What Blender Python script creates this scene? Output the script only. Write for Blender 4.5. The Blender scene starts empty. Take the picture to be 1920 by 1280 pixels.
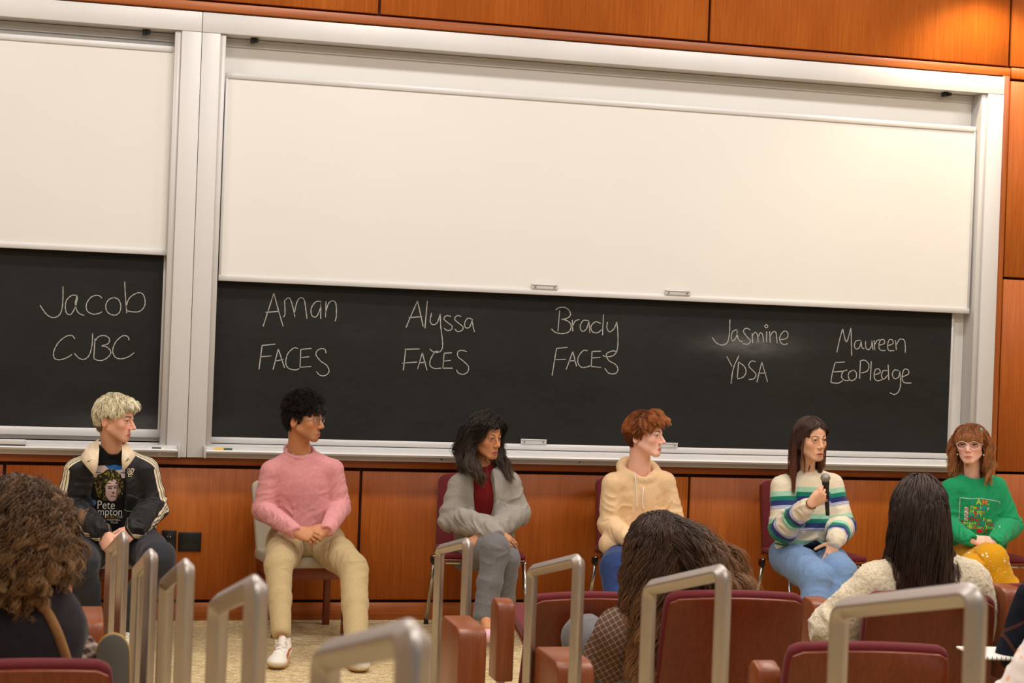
import bpy, bmesh, math, random
import numpy as np
from mathutils import Vector, Matrix
from mathutils.bvhtree import BVHTree
rnd = random.Random(7)
SC = bpy.context.scene
COL = SC.collection

# ---------------------------------------------------------------- camera
FPX = 3300.0; CX, CY = 960.0, 640.0
def _n(v):
    v = np.array(v, float); return v / np.linalg.norm(v)
RX = _n(((13950 - CX) / FPX, (1123 - CY) / FPX, 1))
DN = _n((-0.036, 1, 0)); DN = _n(DN - RX * np.dot(DN, RX))
FW = np.cross(RX, DN)
CAM = np.array([0.0, -9.86, 1.6042])
def ray(px, py):
    c = np.array([(px - CX) / FPX, (py - CY) / FPX, 1.0])
    return np.array([c @ RX, c @ FW, -(c @ DN)])
def at(px, py, Y):
    """point of the room seen at a photo pixel, at wall distance Y"""
    q = ray(px, py); return CAM + q * ((Y - CAM[1]) / q[1])
cd = bpy.data.cameras.new('camera'); cam = bpy.data.objects.new('camera', cd); COL.objects.link(cam)
m3 = Matrix(((RX[0], -RX[1], -RX[2]), (FW[0], -FW[1], -FW[2]), (-DN[0], DN[1], DN[2])))
cam.matrix_world = Matrix.Translation(Vector(CAM)) @ m3.to_4x4()
cd.sensor_width = 36.0; cd.lens = FPX * 36.0 / 1920.0; cd.clip_start = 0.05
cd.dof.use_dof = True; cd.dof.focus_distance = 9.2; cd.dof.aperture_fstop = 6.5
SC.camera = cam

# ---------------------------------------------------------------- light
w = bpy.data.worlds.new('world'); SC.world = w; w.use_nodes = True
w.node_tree.nodes['Background'].inputs[0].default_value = (1.0, 0.96, 0.92, 1)
w.node_tree.nodes['Background'].inputs[1].default_value = 0.24
SC.view_settings.view_transform = 'Standard'; SC.view_settings.look = 'None'
SC.view_settings.exposure = 0.0; SC.view_settings.gamma = 1.0; SC.view_settings.use_curve_mapping = False
def area(loc, sx, sy, power, rot=(0, 0, 0), color=(1, 0.97, 0.93)):
    l = bpy.data.lights.new('ceiling_panel_light', 'AREA'); l.shape = 'RECTANGLE'; l.size = sx; l.size_y = sy
    l.energy = power; l.color = color
    o = bpy.data.objects.new('ceiling_panel_light', l); o.location = loc; o.rotation_euler = rot; COL.objects.link(o)
for lx in (-1.2, 1.5, 4.2, 6.9):
    area((lx, -1.75, 4.55), 1.2, 0.3, 46)
    area((lx, -4.6, 4.75), 1.2, 0.5, 58)
    area((lx, -8.6, 5.0), 1.2, 0.6, 55)
def wall_spot(x, power, y=-0.30, z=4.5, ang=62):
    l = bpy.data.lights.new('wall_washer_light', 'SPOT'); l.energy = power; l.spot_size = math.radians(ang); l.spot_blend = 0.7
    l.color = (1, 0.80, 0.55); l.shadow_soft_size = 0.05
    o = bpy.data.objects.new('wall_washer_light', l); o.location = (x, y, z); o.rotation_euler = (math.radians(12), 0, 0); COL.objects.link(o)
wall_spot(5.45, 85, y=-0.42, z=3.98, ang=120)

# ---------------------------------------------------------------- materials
def lin(c):
    return tuple(((v / 255.0) / 12.92 if v / 255.0 <= 0.04045 else ((v / 255.0 + 0.055) / 1.055) ** 2.4) for v in c)
class NT:
    def __init__(s, name):
        s.m = bpy.data.materials.new(name); s.m.use_nodes = True; s.t = s.m.node_tree; s.b = s.t.nodes['Principled BSDF']
    def n(s, ty, **k):
        nd = s.t.nodes.new(ty)
        for a, v in k.items():
            if a.startswith('i_'):
                key = a[2:]; nd.inputs[int(key) if key.isdigit() else key.replace('_', ' ')].default_value = v
            else: setattr(nd, a, v)
        return nd
    def l(s, a, b): s.t.links.new(a, b)
    def ramp(s, fac, stops, interp='LINEAR'):
        r = s.n('ShaderNodeValToRGB'); r.color_ramp.interpolation = interp
        e = r.color_ramp.elements
        while len(e) < len(stops): e.new(0.5)
        for i, (p, c) in enumerate(stops):
            e[i].position = p; e[i].color = tuple(c) + (1,)
        s.l(fac, r.inputs[0]); return r
    def noise(s, scale, coord='Object', stretch=(1, 1, 1), detail=4, rough=0.5, dist=0.0):
        tc = s.n('ShaderNodeTexCoord'); mp = s.n('ShaderNodeMapping'); mp.inputs['Scale'].default_value = stretch
        s.l(tc.outputs[coord], mp.inputs[0])
        nz = s.n('ShaderNodeTexNoise'); nz.inputs['Scale'].default_value = scale; nz.inputs['Detail'].default_value = detail
        nz.inputs['Roughness'].default_value = rough; nz.inputs['Distortion'].default_value = dist
        s.l(mp.outputs[0], nz.inputs[0]); return nz.outputs[0]
    def bump(s, h, strength, dist=0.01):
        b = s.n('ShaderNodeBump'); b.inputs['Strength'].default_value = strength; b.inputs['Distance'].default_value = dist
        s.l(h, b.inputs['Height']); s.l(b.outputs[0], s.b.inputs['Normal'])
def plain(name, rgb, rough=0.5, metal=0.0, var=0.0, vscale=20, bump=0.0, bscale=200, spec=0.5, stretch=(1, 1, 1), sheen=0.0, bdist=0.004):
    t = NT(name); c = lin(rgb); t.b.inputs['Base Color'].default_value = c + (1,)
    t.b.inputs['Roughness'].default_value = rough; t.b.inputs['Metallic'].default_value = metal
    t.b.inputs['Specular IOR Level'].default_value = spec
    if sheen: t.b.inputs['Sheen Weight'].default_value = sheen; t.b.inputs['Sheen Roughness'].default_value = 0.4
    if var:
        r = t.ramp(t.noise(vscale, stretch=stretch), [(0.3, [v * (1 - var) for v in c]), (0.7, [min(1, v * (1 + var)) for v in c])])
        t.l(r.outputs[0], t.b.inputs['Base Color'])
    if bump: t.bump(t.noise(bscale, stretch=stretch), bump, bdist)
    return t.m
def wood(name, a, b, c, axis='z', scale=1.0, rough=0.32, spec=0.5):
    t = NT(name)
    st = {'z': (14, 14, 0.5), 'x': (0.5, 14, 14), 'y': (14, 0.5, 14)}[axis]
    n1 = t.noise(6 * scale, stretch=st, detail=6, rough=0.65, dist=0.4)
    st2 = {'z': (1.1, 1.1, 0.22), 'x': (0.22, 1.1, 1.1), 'y': (1.1, 0.22, 1.1)}[axis]
    n2 = t.noise(2.2 * scale, stretch=st2, detail=2)
    mx = t.n('ShaderNodeMix', data_type='FLOAT'); mx.inputs[0].default_value = 0.45
    t.l(n1, mx.inputs[2]); t.l(n2, mx.inputs[3])
    r = t.ramp(mx.outputs[0], [(0.30, lin(a)), (0.5, lin(b)), (0.68, lin(c))])
    t.l(r.outputs[0], t.b.inputs['Base Color']); t.b.inputs['Roughness'].default_value = rough
    t.b.inputs['Specular IOR Level'].default_value = spec
    t.bump(n1, 0.05, 0.002); return t.m
def attr_mat(name, attr='col', rough=0.6, bump=0.0, bscale=300, sheen=0.0, sss=0.0, spec=0.5, bdist=0.003, var=0.0, vscale=40):
    t = NT(name); a = t.n('ShaderNodeAttribute', attribute_name=attr)
    src = a.outputs['Color']
    if var:
        r = t.ramp(t.noise(vscale), [(0.3, (1 - var,) * 3), (0.7, (1, 1, 1))])
        mx = t.n('ShaderNodeMix', data_type='RGBA', blend_type='MULTIPLY'); mx.inputs[0].default_value = 1
        t.l(src, mx.inputs[6]); t.l(r.outputs[0], mx.inputs[7]); src = mx.outputs[2]
    t.l(src, t.b.inputs['Base Color'])
    t.b.inputs['Roughness'].default_value = rough; t.b.inputs['Specular IOR Level'].default_value = spec
    if sheen: t.b.inputs['Sheen Weight'].default_value = sheen
    if sss:
        t.b.inputs['Subsurface Weight'].default_value = sss; t.b.inputs['Subsurface Radius'].default_value = (0.012, 0.005, 0.003)
        t.b.inputs['Subsurface Scale'].default_value = 1.0
    if bump: t.bump(t.noise(bscale), bump, bdist)
    return t.m

M = {}
M['panel'] = wood('cherry_wood_panel', (144, 70, 17), (170, 87, 24), (192, 108, 38), 'z', 1.0, 0.42, 0.3)
M['panel_x'] = wood('cherry_wood_trim', (134, 64, 18), (168, 88, 30), (192, 114, 50), 'x', 0.55, 0.38)
M['trimz'] = wood('oak_wood_trim', (128, 62, 22), (168, 90, 38), (190, 110, 52), 'z', 0.55, 0.36)
M['seatwood'] = wood('seat_veneer', (90, 34, 12), (110, 46, 18), (130, 60, 26), 'z', 1.2, 0.30)
M['armwood'] = wood('armrest_veneer', (108, 52, 25), (132, 68, 33), (152, 85, 46), 'z', 1.2, 0.33)
M['darkgap'] = plain('dark_gap', (62, 28, 14), 0.8)
M['black'] = plain('black_plastic', (16, 16, 16), 0.35)
M['alu'] = plain('satin_aluminium', (214, 212, 211), 0.45, 0.10, var=0.03, vscale=3, stretch=(1, 1, 0.1))
M['alu2'] = plain('aluminium_channel', (202, 199, 196), 0.45, 0.15)
M['steel'] = plain('brushed_stainless_steel', (182, 174, 168), 0.40, 0.9, var=0.08, vscale=60, bump=0.10, bscale=300, stretch=(8, 8, 0.3), bdist=0.001)
M['chrome'] = plain('chair_chrome', (200, 198, 195), 0.2, 1.0)
M['whiteboard'] = plain('whiteboard_surface', (230, 227, 222), 0.30, 0.0, var=0.012, vscale=1.5, spec=0.45)
M['red'] = plain('burgundy_upholstery', (100, 11, 23), 0.85, 0.0, var=0.12, vscale=300, bump=0.3, bscale=500, sheen=0.1)
M['beigefab'] = plain('beige_upholstery', (176, 164, 146), 0.9, 0.0, var=0.06, vscale=300, bump=0.2, bscale=400)
M['chalk'] = plain('chalk', (176, 174, 168), 0.95)
M['ceiling'] = plain('ceiling_paint', (225, 218, 205), 0.9)
M['wallpaint'] = plain('wall_paint', (196, 170, 140), 0.8)

# ---------------------------------------------------------------- mesh helpers
def tag(o, label=None, cat=None, group=None, kind=None):
    for k, v in (('label', label), ('category', cat), ('group', group), ('kind', kind)):
        if v: o[k] = v
    return o
def empty(name, loc=(0, 0, 0), rz=0.0, label=None, cat=None, group=None):
    o = bpy.data.objects.new(name, None); o.location = loc; o.rotation_euler = (0, 0, rz); COL.objects.link(o)
    o.empty_display_size = 0.1
    return tag(o, label, cat, group)
def link(name, me, parent=None, mats=()):
    o = bpy.data.objects.new(name, me); COL.objects.link(o)
    for m in mats: me.materials.append(m)
    if parent is not None: o.parent = parent
    return o
class MB:
    def __init__(s): s.v = []; s.f = []; s.mi = []; s.cur = 0
    def add(s, vs, fs):
        b = len(s.v); s.v += [tuple(map(float, p)) for p in vs]; s.f += [tuple(b + i for i in f) for f in fs]; s.mi += [s.cur] * len(fs)
    def box(s, x0, x1, y0, y1, z0, z1):
        s.add([(x0, y0, z0), (x1, y0, z0), (x1, y1, z0), (x0, y1, z0), (x0, y0, z1), (x1, y0, z1), (x1, y1, z1), (x0, y1, z1)],
              [(0, 3, 2, 1), (4, 5, 6, 7), (0, 1, 5, 4), (1, 2, 6, 5), (2, 3, 7, 6), (3, 0, 4, 7)])
        return s
    def prism(s, poly, axis, a0, a1):
        """poly: 2D outline; extruded along axis from a0 to a1"""
        n = len(poly)
        def mk(p, a):
            return {'x': (a, p[0], p[1]), 'y': (p[0], a, p[1]), 'z': (p[0], p[1], a)}[axis]
        vs = [mk(p, a0) for p in poly] + [mk(p, a1) for p in poly]
        fs = [tuple(range(n)), tuple(range(2 * n - 1, n - 1, -1))] + [(i, (i + 1) % n + 0, (i + 1) % n + n, i + n) for i in range(n)]
        s.add(vs, fs); return s
    def tube(s, pts, r, seg=8, cap=True, prof=None, up=None):
        pts = [np.array(p, float) for p in pts]; n = len(pts)
        rs = r if hasattr(r, '__len__') else [r] * n
        ups = np.array(up if up is not None else (0, 0, 1.0), float); rings = []
        for i in range(n):
            if 0 < i < n - 1:
                d1 = _n(pts[i] - pts[i - 1]); d2 = _n(pts[i + 1] - pts[i]); d = _n(d1 + d2); k = 1 / max(0.5, math.sqrt(max(0.0, (1 + d1 @ d2) / 2)))
            else:
                d = _n(pts[min(i + 1, n - 1)] - pts[max(i - 1, 0)]); k = 1.0; d1 = d
            a = np.cross(d, ups)
            if np.linalg.norm(a) < 1e-3: a = np.cross(d, (0, 1.0, 0.02))
            a = _n(a); b = np.cross(a, d)
            if up is None: ups = b
            ring = []
            for j in range(seg):
                th = 2 * math.pi * j / seg
                if prof: q = prof[j]; ring.append(pts[i] + (a * q[0] + b * q[1] * k) * rs[i])
                else: ring.append(pts[i] + (a * math.cos(th) + b * math.sin(th)) * rs[i])
            rings.append(ring)
        vs = [p for ring in rings for p in ring]
        fs = [(i * seg + j, i * seg + (j + 1) % seg, (i + 1) * seg + (j + 1) % seg, (i + 1) * seg + j) for i in range(n - 1) for j in range(seg)]
        if cap: fs += [tuple(range(seg - 1, -1, -1)), tuple(range((n - 1) * seg, n * seg))]
        s.add(vs, fs); return s
    def sphere(s, c, r, nu=14, nv=9, sc=(1, 1, 1)):
        vs = []; fs = []
        for i in range(nv + 1):
            ph = math.pi * i / nv
            for j in range(nu):
                th = 2 * math.pi * j / nu
                vs.append((c[0] + r * sc[0] * math.sin(ph) * math.cos(th), c[1] + r * sc[1] * math.sin(ph) * math.sin(th), c[2] + r * sc[2] * math.cos(ph)))
        for i in range(nv):
            for j in range(nu):
                fs.append((i * nu + j, (i + 1) * nu + j, (i + 1) * nu + (j + 1) % nu, i * nu + (j + 1) % nu))
        s.add(vs, fs); return s
    def build(s, name, mats, parent=None, bevel=0.0, smooth=False, seg=2, xf=None):
        me = bpy.data.meshes.new(name)
        vs = s.v
        if xf is not None: vs = [tuple(xf @ Vector(p)) for p in vs]
        me.from_pydata(vs, [], s.f); me.validate(); me.update()
        bm = bmesh.new(); bm.from_mesh(me); bmesh.ops.remove_doubles(bm, verts=bm.verts, dist=1e-6)
        bmesh.ops.recalc_face_normals(bm, faces=bm.faces)
        if bevel:
            ed = [e for e in bm.edges if len(e.link_faces) == 2 and e.calc_face_angle(0) > 0.5]
            bmesh.ops.bevel(bm, geom=ed, offset=bevel, segments=seg, profile=0.5, affect='EDGES', clamp_overlap=True)
        bm.to_mesh(me); bm.free()
        if not isinstance(mats, (list, tuple)): mats = [mats]
        o = link(name, me, parent, mats)
        if len(mats) > 1 and len(me.polygons) == len(s.mi): me.polygons.foreach_set('material_index', s.mi)
        if smooth or bevel:
            me.polygons.foreach_set('use_smooth', [True] * len(me.polygons))
            if bevel and not smooth:
                try: me.set_sharp_from_angle(angle=math.radians(50))
                except Exception: pass
        return o
def struct(name, mb, mat, **k): return tag(mb.build(name, mat, **k), kind='structure')

# ---------------------------------------------------------------- room shell
WX0, WX1 = -4.0, 10.0
fl = NT('woven_carpet')
n1 = fl.noise(130, stretch=(1, 3.0, 1), detail=3); n2 = fl.noise(2.5)
wv = fl.n('ShaderNodeTexWave', wave_type='BANDS', bands_direction='Y'); wv.inputs['Scale'].default_value = 9; wv.inputs['Distortion'].default_value = 6; wv.inputs['Detail Scale'].default_value = 4
tcc = fl.n('ShaderNodeTexCoord'); fl.l(tcc.outputs['Object'], wv.inputs[0])
mxx = fl.n('ShaderNodeMix', data_type='FLOAT'); mxx.inputs[0].default_value = 0.28; fl.l(n1, mxx.inputs[2]); fl.l(wv.outputs[1], mxx.inputs[3])
rr = fl.ramp(mxx.outputs[0], [(0.33, lin((160, 134, 92))), (0.5, lin((192, 168, 122))), (0.66, lin((222, 204, 164)))])
fl.l(rr.outputs[0], fl.b.inputs['Base Color']); fl.b.inputs['Roughness'].default_value = 0.95; fl.bump(n1, 0.4, 0.003)
M['carpet'] = fl.m
TIERS = [(-5.35, 0.0), (-6.35, 0.12), (-7.45, 0.24), (-8.55, 0.36), (-10.6, 0.48)]
def floor_z(y):
    for ye, z in TIERS:
        if y > ye: return z
    return 0.48
mb = MB(); mb.box(WX0, WX1, TIERS[0][0], 0.05, -0.1, 0.0)
for i in range(1, len(TIERS)): mb.box(WX0, WX1, TIERS[i][0], TIERS[i - 1][0], -0.1, TIERS[i][1])
struct('floor', mb, M['carpet'])
mb = MB(); mb.box(WX0, WX1, -10.6, 0.05, 5.2, 5.3); struct('ceiling', mb, M['ceiling'])
mb = MB(); mb.box(WX0 - 0.1, WX0, -10.6, 0.05, -0.1, 5.3); struct('wall_left', mb, M['wallpaint'])
mb = MB(); mb.box(WX1, WX1 + 0.1, -10.6, 0.05, -0.1, 5.3); struct('wall_right', mb, M['wallpaint'])
# back wall: dark substrate with veneer panels and reveal grooves
GAP = 0.016
mb = MB(); mb.box(WX0, WX1, 0.03, 0.10, -0.1, 0.91); mb.box(WX0, WX1, 0.03, 0.1, 3.36, 5.3); mb.box(5.575, WX1, 0.03, 0.1, 0.9, 3.4); mb.box(WX0, 5.6, 0.34, 0.4, 0.88, 3.4)
struct('wall_back', mb, M['darkgap'])
mb = MB(); xs = [WX0 + 0.0] ; g = [-4.2, -2.24, -0.29, 1.652, 3.622, 5.64]
for i in range(len(g) - 1): mb.box(max(g[i] + GAP / 2, WX0), min(g[i + 1] - GAP / 2, WX1), 0.0, 0.03, 0.115, 0.842)
struct('wall_back_lower_panels', mb, M['panel'], bevel=0.002, seg=1)
mb = MB(); mb.box(WX0, WX1, -0.004, 0.03, 0.0, 0.098); struct('baseboard_back', mb, M['panel_x'], bevel=0.002, seg=1)
mb = MB(); mb.box(WX0, 5.628, -0.012, 0.10, 0.862, 0.902); struct('trim_1', mb, M['panel_x'], bevel=0.003)
mb = MB(); g = [-4.2, -2.3, -0.32, 1.657, 3.64, 5.625, 7.6, 9.6]
for i in range(len(g) - 1):
    mb.box(max(g[i] + GAP / 2, WX0), min(g[i + 1] - GAP / 2, WX1), 0.0, 0.03, 3.432, 5.3)
struct('wall_back_upper_panels', mb, M['panel'], bevel=0.002, seg=1)
mb = MB(); mb.box(WX0, 5.628, -0.012, 0.1, 3.37, 3.418); struct('trim_2', mb, M['panel_x'], bevel=0.003)
mb = MB(); mb.box(5.578, 5.628, -0.012, 0.1, 0.902, 3.37); struct('trim_3', mb, M['trimz'], bevel=0.003)
mb = MB()
for z0, z1 in ((0.115, 0.895), (0.912, 2.107), (2.123, 3.34), (3.356, 3.424)):
    mb.box(5.642, WX1, 0.0, 0.03, z0, z1)
struct('wall_back_side_panels', mb, M['panel'], bevel=0.002, seg=1)

# ---------------------------------------------------------------- sliding board units
def unit(x0, x1, name_label, xl_cut=False):
    """silver frame, recess, pocket. x0/x1 = outer frame edges"""
    t = empty('board_frame', ((x0 + x1) / 2, 0, 0.905), label=name_label, cat='board frame')
    t.location = (0, 0, 0)
    mb = MB(); mb.box(x0, x1, -0.055, 0.10, 3.243, 3.352); mb.build('header', M['alu'], t, bevel=0.002)
    for a, b, c in ((x0, x0 + 0.100, x0 + 0.132), (x1 - 0.107, x1, x1 - 0.142)):
        lo, hi = sorted((a, b)); 
        mb = MB(); mb.box(lo, hi, -0.055, 0.1, 0.905, 3.241); mb.build('stile', M['alu'], t, bevel=0.002)
        if c > hi: mb = MB(); mb.box(hi, c, -0.040, 0.1, 0.935, 3.241)
        else: mb = MB(); mb.box(c, lo, -0.040, 0.1, 0.935, 3.241)
        mb.build('track', M['alu2'], t, bevel=0.001, seg=1)
    mb = MB(); mb.box(x0 + 0.11, x1 - 0.11, 0.0875, 0.1, 0.98, 3.24); mb.build('back_panel', M['whiteboard'], t)
    mb = MB(); mb.box(x0 + 0.1, x1 - 0.1, 0.03, 0.053, 0.905, 0.976); mb.build('lower_rail', M['alu'], t)
    mb = MB(); mb.box(x0 + 0.11, x1 - 0.11, 0.072, 0.087, 3.195, 3.24); mb.build('inner_rail', M['alu2'], t)
    return t
unit(-4.0, 0.668, 'silver aluminium frame around the sliding boards in the left bay')
unit(0.671, 5.566, 'silver aluminium frame around the wide sliding boards in the right bay')
def stopper(x, parent=None):
    mb = MB(); mb.box(x - 0.012, x + 0.012, 0.0, 0.05, 3.215, 3.243); mb.tube([(x + .02, -0.01, 3.228), (x + .02, 0.04, 3.228)], 0.011, 10)
    return mb
for x, lb in ((0.365, 'small black rubber stop under the left bay header'), (0.955, 'small black rubber stop under the header at the left end of the right bay'), (5.205, 'small black rubber stop under the header at the right end of the right bay')):
    tag(stopper(x).build('rubber_stop', M['black'], bevel=0.002), lb, 'rubber stop')
def board(x0, x1, z0, z1, y, mat, name, label, cat, fr=0.033, thick=0.03, frb=None):
    frb = frb or fr
    t = empty(name, (0, 0, 0), label=label, cat=cat)
    mb = MB(); mb.box(x0 + 0.004, x1 - 0.004, y + 0.004, y + thick - 0.003, z0 + 0.004, z1 - 0.004); mb.build('board_surface', mat, t)
    mb = MB(); mb.box(x0, x1, y - 0.004, y + thick, z0, z0 + frb); mb.box(x0, x1, y - 0.004, y + thick, z1 - fr, z1)
    mb.box(x0, x0 + 0.013, y - 0.003, y + thick - 0.001, z0 + frb, z1 - fr); mb.box(x1 - 0.013, x1, y - 0.003, y + thick - 0.001, z0 + frb, z1 - fr)
    mb.build('board_frame_rail', M['alu'], t, bevel=0.0015, seg=1)
    return t
def clip(x, z, y, par):
    mb = MB(); mb.box(x - 0.077, x + 0.077, y - 0.010, y, z - 0.014, z + 0.014); mb.box(x - 0.077, x + 0.077, y - 0.016, y, z + 0.009, z + 0.014)
    c = mb.build('finger_pull', M['alu'], par, bevel=0.0015, seg=1)
    for s in (-1, 1):
        mb = MB(); mb.tube([(x + s * 0.058, y - 0.015, z - 0.001), (x + s * 0.058, y - 0.009, z - 0.001)], 0.005, 8); mb.build('screw', M['chrome'], c)
YB, YW = 0.055, 0.0
wbR = board(0.812, 5.412, 1.884, 3.040, YW, M['whiteboard'], 'whiteboard', 'wide cream whiteboard panel raised in the right bay', 'whiteboard')
clip(2.685, 1.930, YW, wbR); clip(3.501, 1.930, YW, wbR)
wbL = board(-3.8, 0.531, 2.010, 3.160, YW, M['whiteboard'], 'whiteboard', 'cream whiteboard panel raised in the left bay beside the divider', 'whiteboard')
bbm = NT('chalkboard_slate')
sm = bbm.noise(1.3, stretch=(1, 1, 2.5), detail=5, rough=0.6); fine = bbm.noise(60, stretch=(0.3, 1, 1), detail=3)
tc = bbm.n('ShaderNodeTexCoord'); sp = bbm.n('ShaderNodeSeparateXYZ'); bbm.l(tc.outputs['Object'], sp.inputs[0])
def mth(t, op, a, b=None):
    m_ = t.n('ShaderNodeMath', operation=op)
    for i, v in enumerate((a, b)):
        if v is None: continue
        if isinstance(v, (int, float)): m_.inputs[i].default_value = v
        else: t.l(v, m_.inputs[i])
    return m_.outputs[0]
def blob(cx, cz, sx, sz):
    a = mth(bbm, 'DIVIDE', mth(bbm, 'SUBTRACT', sp.outputs[0], cx), sx); b = mth(bbm, 'DIVIDE', mth(bbm, 'SUBTRACT', sp.outputs[2], cz), sz)
    d = mth(bbm, 'ADD', mth(bbm, 'MULTIPLY', a, a), mth(bbm, 'MULTIPLY', b, b))
    return mth(bbm, 'POWER', 2.718, mth(bbm, 'MULTIPLY', d, -1.0))
sw = bbm.noise(9, stretch=(1, 1, 3), detail=5)
sm1 = mth(bbm, 'MULTIPLY', mth(bbm, 'ADD', blob(3.98, 1.64, 0.26, 0.06), mth(bbm, 'MULTIPLY', blob(0.42, 1.07, 0.35, 0.06), 0.5)), mth(bbm, 'MULTIPLY', sw, 0.16))
base = mth(bbm, 'ADD', mth(bbm, 'MULTIPLY', sm, 0.017), mth(bbm, 'MULTIPLY', fine, 0.008))
tot = mth(bbm, 'ADD', base, sm1)
cmb = bbm.n('ShaderNodeCombineColor'); bbm.l(mth(bbm, 'ADD', tot, 0.001), cmb.inputs[0]); bbm.l(mth(bbm, 'ADD', tot, 0.001), cmb.inputs[1]); bbm.l(tot, cmb.inputs[2])
bbm.l(cmb.outputs[0], bbm.b.inputs['Base Color']); bbm.b.inputs['Roughness'].default_value = 0.55; bbm.b.inputs['Specular IOR Level'].default_value = 0.25
M['slate'] = bbm.m
bbR = board(0.790, 5.34, 0.980, 2.20, YB, M['slate'], 'chalkboard', 'wide black chalkboard with five chalked names in the right bay', 'chalkboard', frb=0.034)
bbL = board(-3.8, 0.527, 1.004, 2.20, YB, M['slate'], 'chalkboard', 'black chalkboard with one chalked name in the left bay', 'chalkboard', frb=0.044)
clip(2.668, 1.028, YB, bbR); clip(3.478, 1.026, YB, bbR)
# grey side channel right of the right chalkboard
def tray(x0, x1, label):
    t = empty('chalk_tray', (0, 0, 0), label=label, cat='chalk tray')
    mb = MB(); mb.prism([(-0.058, 0.905), (-0.058, 0.930), (-0.105, 0.934), (-0.110, 0.944), (-0.104, 0.952), (-0.096, 0.944), (-0.060, 0.942), (-0.056, 0.968), (0.03, 0.968), (0.03, 0.905)], 'x', x0, x1)
    mb.build('tray_channel', M['alu'], t)
    for x in (x0, x1):
        mb = MB(); mb.box(x - 0.006, x + 0.006, -0.112, 0.03, 0.906, 0.972); mb.build('end_cap', M['alu2'], t, bevel=0.002)
    xx = x1 - 0.10
    while xx > max(x0, -0.5): mb = MB(); mb.tube([(xx, -0.060, 0.921), (xx, -0.056, 0.921)], 0.006, 8); mb.build('screw', M['chrome'], t); xx -= 0.82
tray(-3.9, 0.625, 'silver aluminium chalk tray under the left bay chalkboard')
tray(0.765, 5.48, 'long silver aluminium chalk tray under the right bay chalkboard')

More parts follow.
